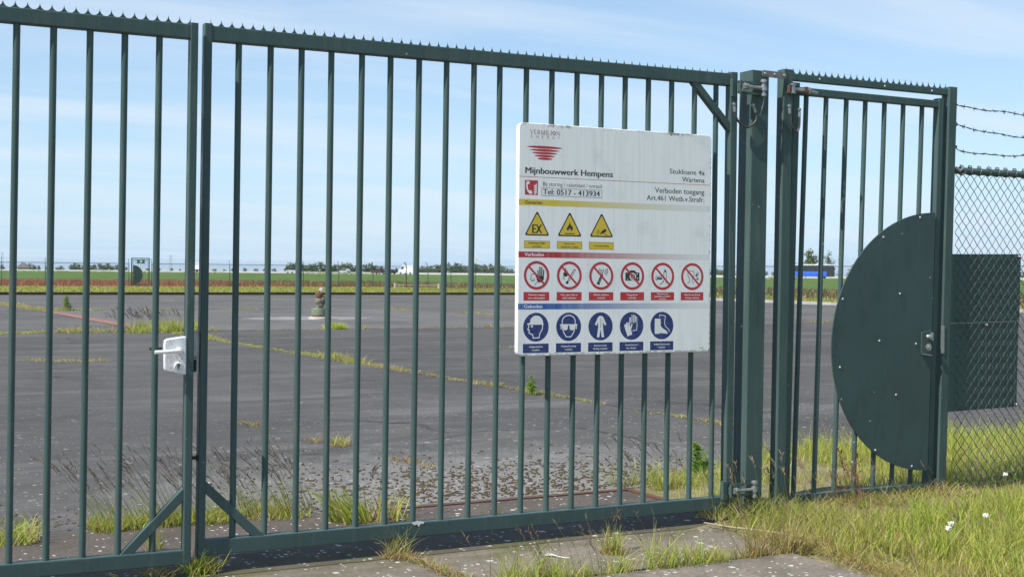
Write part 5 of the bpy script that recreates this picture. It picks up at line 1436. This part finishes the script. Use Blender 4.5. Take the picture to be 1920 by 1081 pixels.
# grass filling the apron joint in front of the gate
g = Grass()
for k in range(90):
    x_ = rng.uniform(2.40, 4.18); hgt = 0.06 + 0.075*abs(math.sin(x_*4.3)) 
    g.tuft(x_, 4.95 + rng.normal(0, 0.022), int(rng.integers(10, 26)), hgt*rng.uniform(0.9, 2.1), 0.045, [(4, FRESH), (3, GREEN), (2, STRAW)] if x_ < 3.7 else [(2, GREEN), (4, STRAW), (2, RUSTY)], 0.0042, -0.01, None, 0.2, 0.28)
n = 40; x = np.concatenate([rng.normal(2.72, 0.14, 16), U_(24, 2.5, 4.1)]); g.stalks(x, 4.95 + rng.normal(0, 0.03, n), np.zeros(n), U_(n, 0.15, 0.30), np.full(n, 2.4), 0.15, 0.06, [(1, [(0.22, 0.23, 0.09), (0.26, 0.22, 0.11)])], [(1, [(0.22, 0.17, 0.11), (0.16, 0.12, 0.08)])], 0.007, 0.7)
n = 500; t_ = U_(n, 0, 1); g.blades(2.30 + 0.08*t_ + rng.normal(0, 0.02, n), 5.66 - 0.66*t_ + rng.normal(0, 0.02, n), np.full(n, 0.0), U_(n, 0.02, 0.07), U_(n, 0.002, 0.005), [(4, STRAW), (2, RUSTY), (2, GREEN)], None, 0.7, 0.5)
tag(g.build('joint_grass'), 'green grass growing along the apron joint in front of the gate', 'grass', kind='stuff')

# grass line along the steel edging behind the left leaf
g = Grass()
for k in range(70):
    x_ = rng.uniform(1.05, 2.15); g.tuft(x_, 6.93 + rng.normal(0, 0.05), int(rng.integers(28, 50)), rng.uniform(0.06, 0.13), 0.055, [(3, GREEN), (3, STRAW), (2, FRESH)], 0.005, 0.0, None, 0.3, 0.4)
n = 420; x = rng.uniform(1.08, 2.2, n); g.blades(x, 6.93 + rng.normal(0, 0.05, n), np.zeros(n), U_(n, 0.12, 0.26), U_(n, 0.002, 0.004), [(3, GREEN), (2, FRESH), (1, STRAW)], math.pi, 0.35, 0.25)
n = 130; x = rng.uniform(1.05, 2.3, n); g.stalks(x, 6.94 + rng.normal(0, 0.05, n), np.zeros(n), U_(n, 0.26, 0.50), np.full(n, math.pi - 0.2), 0.38, 0.09, [(1, [(0.17, 0.19, 0.06), (0.22, 0.20, 0.09)])], [(1, [(0.17, 0.14, 0.10), (0.13, 0.105, 0.08)])])
tag(g.build('edge_grass'), 'seeding grass along the rusty edging behind the left gate leaf', 'grass', kind='stuff')

def plant(name, label, cat, x, y, fn, z=0.0):
    t = thing(name, label, cat, (x, y, z)); gg = Grass(); fn(gg); gg.build('leaves', t); return t
FR = [(4, FRESH), (2, GREEN), (1.2, STRAW)]
plant('grass_tuft', 'upright grass tuft with straw base alone on the apron before the sign', 'grass tuft', 3.27, 5.32, lambda q: (q.tuft(3.27, 5.32, 110, 0.17, 0.05, [(3, GREEN), (2, STRAW), (1, FRESH)], 0.0045, 0, None, 0.22, 0.2), q.tuft(3.27, 5.32, 120, 0.05, 0.065, [(3, STRAW), (3, RUSTY)], 0.004, 0, None, 0.6, 0.5), q.stalks(3.27 + rng.normal(0, .02, 4), 5.32 + rng.normal(0, .02, 4), np.zeros(4), U_(4, .18, .24), np.full(4, .5), .12, .05)))
plant('grass_tuft', 'bright grass tuft at the foot where the two gate leaves meet', 'grass tuft', 1.33, 5.76, lambda q: (q.tuft(1.34, 5.75, 170, 0.15, 0.085, FR, 0.0055, 0, None, 0.35, 0.4), q.tuft(1.36, 5.74, 60, 0.10, 0.06, [(1, STRAW), (1, RUSTY)], 0.005, 0, None, 0.4, 0.4)))
plant('grass_tuft', 'yellowed sprawling grass tuft under the left leaf brace', 'grass tuft', 1.16, 5.77, lambda q: (q.tuft(1.17, 5.76, 70, 0.11, 0.09, [(3, STRAW), (2, GREEN), (1, RUSTY)], 0.005, 0, None, 0.6, 0.6), q.tuft(1.0, 5.74, 6, 0.16, 0.02, [(1, STRAW)], 0.004, 0, math.pi, 0.8, 0.6)))
plant('grass_tuft', 'thin spiky grass tuft under the bottom rail left of the sign', 'grass tuft', 2.27, 5.70, lambda q: (q.tuft(2.27, 5.69, 70, 0.21, 0.06, [(3, GREEN), (2, STRAW)], 0.0036, 0, None, 0.4, 0.3), q.tuft(2.27, 5.67, 130, 0.07, 0.08, [(3, STRAW), (3, RUSTY), (1, GREEN)], 0.004, 0, None, 0.6, 0.5)))
plant('grass_clump', 'broad-bladed green grass clump behind the wide gate leaf', 'grass clump', 2.40, 6.62, lambda q: (q.tuft(2.36, 6.60, 110, 0.27, 0.11, [(4, FRESH), (3, GREEN), (1, STRAW)], 0.012, 0, math.pi, 0.40, 0.25), q.tuft(2.56, 6.58, 90, 0.20, 0.13, [(3, GREEN), (1.5, STRAW)], 0.010, 0, None, 0.3, 0.25), q.stalks(2.55 + rng.normal(0, .1, 7), 6.6 + rng.normal(0, .05, 7), np.zeros(7), U_(7, .24, .36), np.full(7, .3), .15, .06)))
plant('grass_tuft', 'bright grass tuft behind the left leaf at the picture edge', 'grass tuft', 0.62, 6.80, lambda q: q.tuft(0.64, 6.80, 190, 0.17, 0.13, [(4, FRESH), (3, GREEN), (2, STRAW)], 0.007, 0, None, 0.4, 0.45))
plant('grass_tuft', 'thin straw grass tuft standing behind the left leaf brace', 'grass tuft', 1.24, 6.28, lambda q: (q.tuft(1.24, 6.28, 60, 0.17, 0.04, [(2, STRAW), (3, GREEN)], 0.004, 0, None, 0.12, 0.1), q.tuft(1.24, 6.28, 50, 0.05, 0.05, [(2, STRAW), (3, RUSTY)], 0.004, 0, None, 0.5, 0.4)))
plant('grass_tuft', 'small dark grass tuft behind the rail below the sign corner', 'grass tuft', 3.02, 6.13, lambda q: q.tuft(3.02, 6.13, 55, 0.14, 0.045, [(2, [(0.05, 0.06, 0.03), (0.08, 0.085, 0.04)]), (1, GREEN)], 0.005, 0, None, 0.18, 0.15))
def thistle(q, x, y, h, nl, z=0.0, cols=((0.22, 0.37, 0.06), (0.29, 0.44, 0.09), (0.17, 0.29, 0.05))):
    # stem, whorls of lobed leaves that shorten upward, a tight leafy top
    spec = [(1, list(cols))]
    q.blades(np.full(3, x), np.full(3, y), np.full(3, z), np.full(3, h), np.full(3, 0.04*h), spec, None, 0.02, 0.02)
    n = nl; t_ = U_(n, 0.05, 1.0); az = U_(n, 0, 2*np.pi); ln = h*(0.42 - 0.28*t_)*U_(n, .7, 1.2)
    for k in range(5):
        f = (k+0.3)/5
        bx = x + np.cos(az)*ln*f; by = y + np.sin(az)*ln*f; bz = z + h*t_*0.9 + ln*(0.55*f - 0.5*f*f)
        for s_ in (-1, 1):
            q.put(*blade_arrays(bx, by, bz, ln*0.45*(1.1-f), np.full(n, h*0.055), az + s_*1.0 + rng.normal(0, .3, n), np.full(n, 1.1), np.full(n, 0.1), palette(n, spec)))
plant('thistle', 'young green thistle with dry base growing from the asphalt joint below the sign', 'thistle', 6.68, 12.65, lambda q: (thistle(q, 6.68, 12.65, 0.24, 46), q.tuft(6.68, 12.65, 60, 0.09, 0.08, [(2, STRAW), (2, GREEN)], 0.01, 0, None, 0.5, 0.4)))
plant('weed', 'bushy green weed behind the gate near the hinge post', 'weed', 4.92, 6.95, lambda q: (thistle(q, 4.92, 6.95, 0.24, 60, 0.03), thistle(q, 5.02, 7.0, 0.17, 40, 0.03)))
plant('grass_clump', 'straw and green grass clump behind the gate below the sign right', 'grass clump', 4.66, 6.80, lambda q: [q.tuft(4.62 + 0.28*rng.uniform(-1, 1), 6.85 + 0.2*rng.uniform(-1, 1), 34, rng.uniform(.08, .20), 0.07, [(3, GREEN), (3, STRAW), (2, FRESH)], 0.005, 0, None, 0.25, 0.3) for _ in range(22)] + [q.stalks(4.55 + rng.normal(0, .14, 26), 6.85 + rng.normal(0, .1, 26), np.zeros(26), U_(26, .2, .36), np.full(26, 2.8), .2, .06)])
plant('weed', 'cone-shaped pale green weed far left on the pad', 'weed', 5.86, 44.8, lambda q: (thistle(q, 5.86, 44.8, 0.55, 90, 0, ((0.26, 0.34, 0.12), (0.32, 0.40, 0.16))), [q.tuft(5.9 + rng.normal(0, .5), 44.8 + rng.normal(0, .2), 40, 0.16, 0.25, [(3, GREEN), (2, STRAW)], 0.02) for _ in range(10)]))
plant('grass_clump', 'large tall grass clump on the pad behind the lock', 'grass clump', 5.75, 28.9, lambda q: [q.tuft(5.0 + 1.6*rng.uniform(0, 1), 28.9 + rng.normal(0, .25), 40, rng.uniform(.2, .48), 0.22, [(3, GREEN), (2, STRAW), (2, FRESH)], 0.016, 0, None, 0.25, 0.3) for _ in range(34)] + [q.stalks(5.6 + rng.normal(0, .45, 90), 28.9 + rng.normal(0, .2, 90), np.zeros(90), U_(90, .4, .62), np.full(90, 2.9), .2, .12, None, None, 0.03)])
plant('grass_tuft', 'round bright green grass tuft on the pad right of the wellhead', 'grass tuft', 9.95, 28.95, lambda q: [q.tuft(9.95 + rng.normal(0, .13), 28.95 + rng.normal(0, .1), 46, 0.23, 0.14, [(4, FRESH), (1, GREEN)], 0.016, 0, None, 0.3, 0.3) for _ in range(9)])
plant('grass_tuft', 'green and straw tuft on the asphalt behind the middle bars', 'grass tuft', 3.31, 9.5, lambda q: (q.tuft(3.31, 9.5, 60, 0.16, 0.06, [(3, FRESH), (2, STRAW)], 0.006, 0, None, 0.4, 0.4), q.tuft(3.31, 9.5, 80, 0.05, 0.10, [(3, STRAW), (2, RUSTY)], 0.006, 0, None, 0.7, 0.4)))

# weeds in the pad's joints
g = Grass()
def strip(p, q, n, hfun, spec, w, jit):
    for k in range(n):
        t_ = rng.uniform(0, 1); x_ = p[0] + (q[0]-p[0])*t_ + rng.normal(0, jit); y_ = p[1] + (q[1]-p[1])*t_ + rng.normal(0, jit)
        hh = hfun(t_)
        if hh <= 0.012: continue
        g.tuft(x_, y_, int(rng.integers(10, 20)), hh*rng.uniform(0.6, 1.4), 0.03+jit*1.2, spec, w, 0, None, 0.45, 0.4)
strip((jx(9.0), 9.0), (jx(17.5), 17.5), 150, lambda t_: 0.04*max(0, math.sin(t_*11+1)+0.6) if t_ < .25 else 0.035+0.045*abs(math.sin(t_*9)), [(5, STRAW), (1.5, GREEN)], 0.007, 0.03)
strip((jx(17.5), 17.5), (jx(28.5), 28.5), 230, lambda t_: 0.03+0.12*max(0, math.sin(t_*9+0.6)), [(2, FRESH), (3, GREEN), (5, STRAW)], 0.010, 0.05)
strip((-6, 29.0), (6, 29.0), 300, lambda t_: 0.16*abs(math.sin(t_*13))+0.03, [(3, GREEN), (4, STRAW), (1, FRESH)], 0.014, 0.10)
strip((6, 29.0), (40, 29.0), 260, lambda t_: 0.10*max(0, math.sin(t_*60)) + 0.03, [(2, GREEN), (4, STRAW), (1, RUSTY)], 0.014, 0.07)
strip((5.0, 44.9), (17.2, 45.0), 150, lambda t_: 0.07*max(0, math.sin(t_*25)+0.3), [(2, GREEN), (3, STRAW)], 0.016, 0.1)
strip((17.1, 44.9), (20.2, 29.2), 170, lambda t_: 0.09*max(0, math.sin(t_*20)+0.3), [(2, GREEN), (4, STRAW)], 0.016, 0.1)
strip((4.4, 58), (5.0, 45), 120, lambda t_: 0.05+0.13*t_, [(2, GREEN), (4, STRAW)], 0.02, 0.15)
strip((2.0, 20.5), (3.2, 19.6), 30, lambda t_: 0.05, [(5, STRAW), (1, GREEN)], 0.01, 0.10)
strip((10.2, 21.0), (13.5, 20.6), 26, lambda t_: 0.10*max(0, math.sin(t_*14)), [(4, STRAW), (2, GREEN)], 0.012, 0.06)
strip((2.95, 11.4), (3.55, 8.0), 60, lambda t_: 0.05*max(0, math.sin(t_*16)+0.2), [(4, STRAW), (2, RUSTY), (1, GREEN)], 0.006, 0.03)
strip((12, 60), (40, 60), 90, lambda t_: 0.08*max(0, math.sin(t_*40)), [(3, STRAW), (1, GREEN)], 0.02, 0.3)
tag(g.build('joint_weeds'), 'straw and green weeds lining the joints of the asphalt pad', 'weeds', kind='stuff')

# rough lawn between pad and fence, sorrel beyond it
g = Grass()
n = 26000; x = U_(n, -22, 46); y = 73.4 + 41*U_(n, 0, 1)**1.4
g.blades(x, y, np.full(n, -0.03), U_(n, 0.04, 0.15), U_(n, 0.03, 0.06), [(6, [(0.24, 0.25, 0.05), (0.21, 0.235, 0.045)]), (1.5, STRAW), (2, GREEN)], None, 0.3, 0.3)
n = 12000; x = U_(n, 41.4, 52.6); y = U_(n, 26, 100)
g.blades(x, y, np.full(n, -0.03), U_(n, 0.06, 0.24), U_(n, 0.03, 0.05), [(3, [(0.185, 0.195, 0.045), (0.15, 0.175, 0.04)]), (3, STRAW), (2, GREEN), (1, RUSTY)], None, 0.3, 0.3)
tag(g.build('lawn_grass'), 'rough yellowish lawn grass between the pad and the far fence', 'grass', kind='stuff')
g = Grass()
n = 22000; x = U_(n, -45, 70); y = 116.2 + 60*U_(n, 0, 1)**1.5
red = rng.uniform(0, 1, n) < np.clip(0.85 - (x-26)/40, 0.12, 0.85)
for mk, spec in ((red, [(6, [(0.36, 0.145, 0.10), (0.31, 0.125, 0.085)]), (1, [(0.28, 0.18, 0.08)])]), (~red, [(4, [(0.15, 0.16, 0.05), (0.18, 0.165, 0.06)]), (1, STRAW)])):
    k = mk.sum(); g.blades(x[mk], y[mk], np.full(k, -0.05), U_(k, 0.2, 0.5), U_(k, 0.05, 0.09), spec, None, 0.2, 0.2)
n = 9000; x = U_(n, 54.5, 84); y = U_(n, 40, 116)
g.blades(x, y, np.full(n, -0.05), U_(n, 0.2, 0.45), U_(n, 0.04, 0.08), [(4, [(0.10, 0.11, 0.035), (0.13, 0.12, 0.045)]), (2, STRAW), (1.3, [(0.23, 0.10, 0.05)])], None, 0.2, 0.2)
tag(g.build('sorrel'), 'reddish sorrel in seed in the field beyond the far fence', 'meadow plants', kind='stuff')
g = Grass()
for px_ in list(rng.uniform(640, 730, 70)) + list(rng.uniform(1500, 1540, 30)) + list(rng.uniform(60, 480, 40)):
    s_ = s_of(px_); p = road_at(s_, 12 + rng.normal(0, 2.5)); n = 26
    g.blades(p.x + rng.normal(0, .9, n), p.y + rng.normal(0, .9, n), np.full(n, 0.7), U_(n, 0.4, 0.9), U_(n, 0.12, 0.28), [(3, [(0.55, 0.55, 0.42), (0.48, 0.50, 0.36)]), (2, GREEN)], None, 0.5, 0.3)
tag(g.build('cow_parsley'), 'cream cow parsley flowering along the near side of the highway', 'wildflowers', kind='stuff')

# moss cushions and grit on the bleached asphalt behind the gate
mc = MB()
def cushion(x_, y_, r_, h_):
    k = 7; a0 = random.uniform(0, 6)
    vv_ = [(x_ + r_*random.uniform(.75, 1.2)*math.cos(a0+2*math.pi*i/k)*1.3, y_ + r_*random.uniform(.75, 1.2)*math.sin(a0+2*math.pi*i/k), 0.001) for i in range(k)]
    vv_ += [(x_ + r_*.6*random.uniform(.8, 1.2)*math.cos(a0+2*math.pi*i/k)*1.3, y_ + r_*.6*math.sin(a0+2*math.pi*i/k), h_*random.uniform(.7, 1.1)) for i in range(k)] + [(x_, y_, h_*1.15)]
    mc.add(vv_, [(i, (i+1) % k, k+(i+1) % k, k+i) for i in range(k)] + [(k+i, k+(i+1) % k, 2*k) for i in range(k)])
for _ in range(2000):
    x_ = random.gauss(3.7, 1.0); y_ = 6.92 + abs(random.gauss(0, 0.72))
    if x_ < 1.9 or x_ > 5.6: continue
    cushion(x_, y_, random.uniform(0.004, 0.013)*(1.9 if random.random() < .10 else 1), random.uniform(0.003, 0.010))
for _ in range(170): cushion(random.uniform(0.5, 2.3), 6.95 + abs(random.gauss(0, 0.35)), random.uniform(0.004, 0.012), random.uniform(0.003, 0.008))
MAT['moss'] = simple('dark brown moss', (0.040, 0.030, 0.014), (0.075, 0.055, 0.022), 18, 0.95, 0, 0.6)
tag(mc.build('moss_cushions', MAT['moss'], smooth=60), 'dark brown moss cushions dotted over the bleached asphalt behind the gate', 'moss', kind='stuff')

# white flower heads in the verge
for x_, y_, h_, lab in ((4.65, 4.47, 0.13, 'upper of two white flower heads close together in the verge'), (4.55, 4.39, 0.13, 'lower of two white flower heads close together in the verge'), (4.97, 4.55, 0.13, 'single white flower head right of the pair in the verge'), (6.06, 5.40, 0.14, 'white flower head in grass before the chain-link fence')):
    t = thing('dandelion', lab, 'flower', (x_, y_, 0.05))
    MB().tube([(x_, y_, 0.03), (x_+0.006, y_, 0.05+h_*0.6), (x_+0.004, y_-0.004, 0.05+h_)], 0.0022, 5).build('stem', simple('stem green', (0.16, 0.18, 0.06)), t)
    c_ = Vector((x_+0.004, y_-0.004, 0.055+h_)); hd_ = MB()
    for k in range(46):
        d = Vector((random.gauss(0, 1), random.gauss(0, 1), random.gauss(0, 1))).normalized(); e = d.orthogonal().normalized()*0.0035
        hd_.add([c_ + d*0.004, c_ + d*0.014 + e, c_ + d*0.015 - e], [(0, 1, 2)])
    hd_.lathe(c_, [(0.003, -0.006), (0.008, -0.002), (0.008, 0.002), (0.003, 0.006)], 8)
    hd_.build('flower_head', MAT['white'], t, smooth=0)
# a dry stalk lying along the apron's edge, a feather-like white scrap
dm = simple('dry stalk', (0.32, 0.26, 0.18), (0.24, 0.19, 0.13), 20, 0.8)
st_ = MB().tube([(4.06, 5.66, 0.022), (4.13, 5.50, 0.020), (4.20, 5.36, 0.024), (4.25, 5.22, 0.028), (4.27, 5.10, 0.03)], [0.004, 0.006, 0.006, 0.005, 0.003], 6).build('dry_stalk', dm)
tag(st_, 'pale dry stalk lying along the edge of the apron', 'stalk')
sc_ = MB().tube([(2.93, 5.39, 0.004), (2.955, 5.365, 0.010), (2.975, 5.345, 0.005), (2.985, 5.315, 0.005), (3.01, 5.295, 0.005)], [0.002, 0.004, 0.002, 0.002, 0.002], 5).add([(2.92, 5.395, 0.006), (2.955, 5.365, 0.016), (3.0, 5.38, 0.007), (2.96, 5.41, 0.008)], [(0, 1, 2, 3)]).build('litter_scrap', MAT['white'])
tag(sc_, 'small white scrap of litter on the apron under the sign', 'litter')

# ------------------------------------------------------------------ summer haze over the whole plain
hz = MB().box(-8900, 8900, -2900, 11900, -1.2, 46.0).build('haze', None, smooth=0)
hm = bpy.data.materials.new('summer haze'); hm.use_nodes = True
ht = hm.node_tree; ht.nodes.remove(ht.nodes['Principled BSDF'])
pv = ht.nodes.new('ShaderNodeVolumePrincipled'); pv.inputs['Color'].default_value = (0.72, 0.86, 1.0, 1); pv.inputs['Density'].default_value = 0.00006; pv.inputs['Anisotropy'].default_value = 0.0
ht.links.new(pv.outputs[0], ht.nodes['Material Output'].inputs['Volume'])
hz.data.materials.append(hm)
tag(hz, kind='stuff')
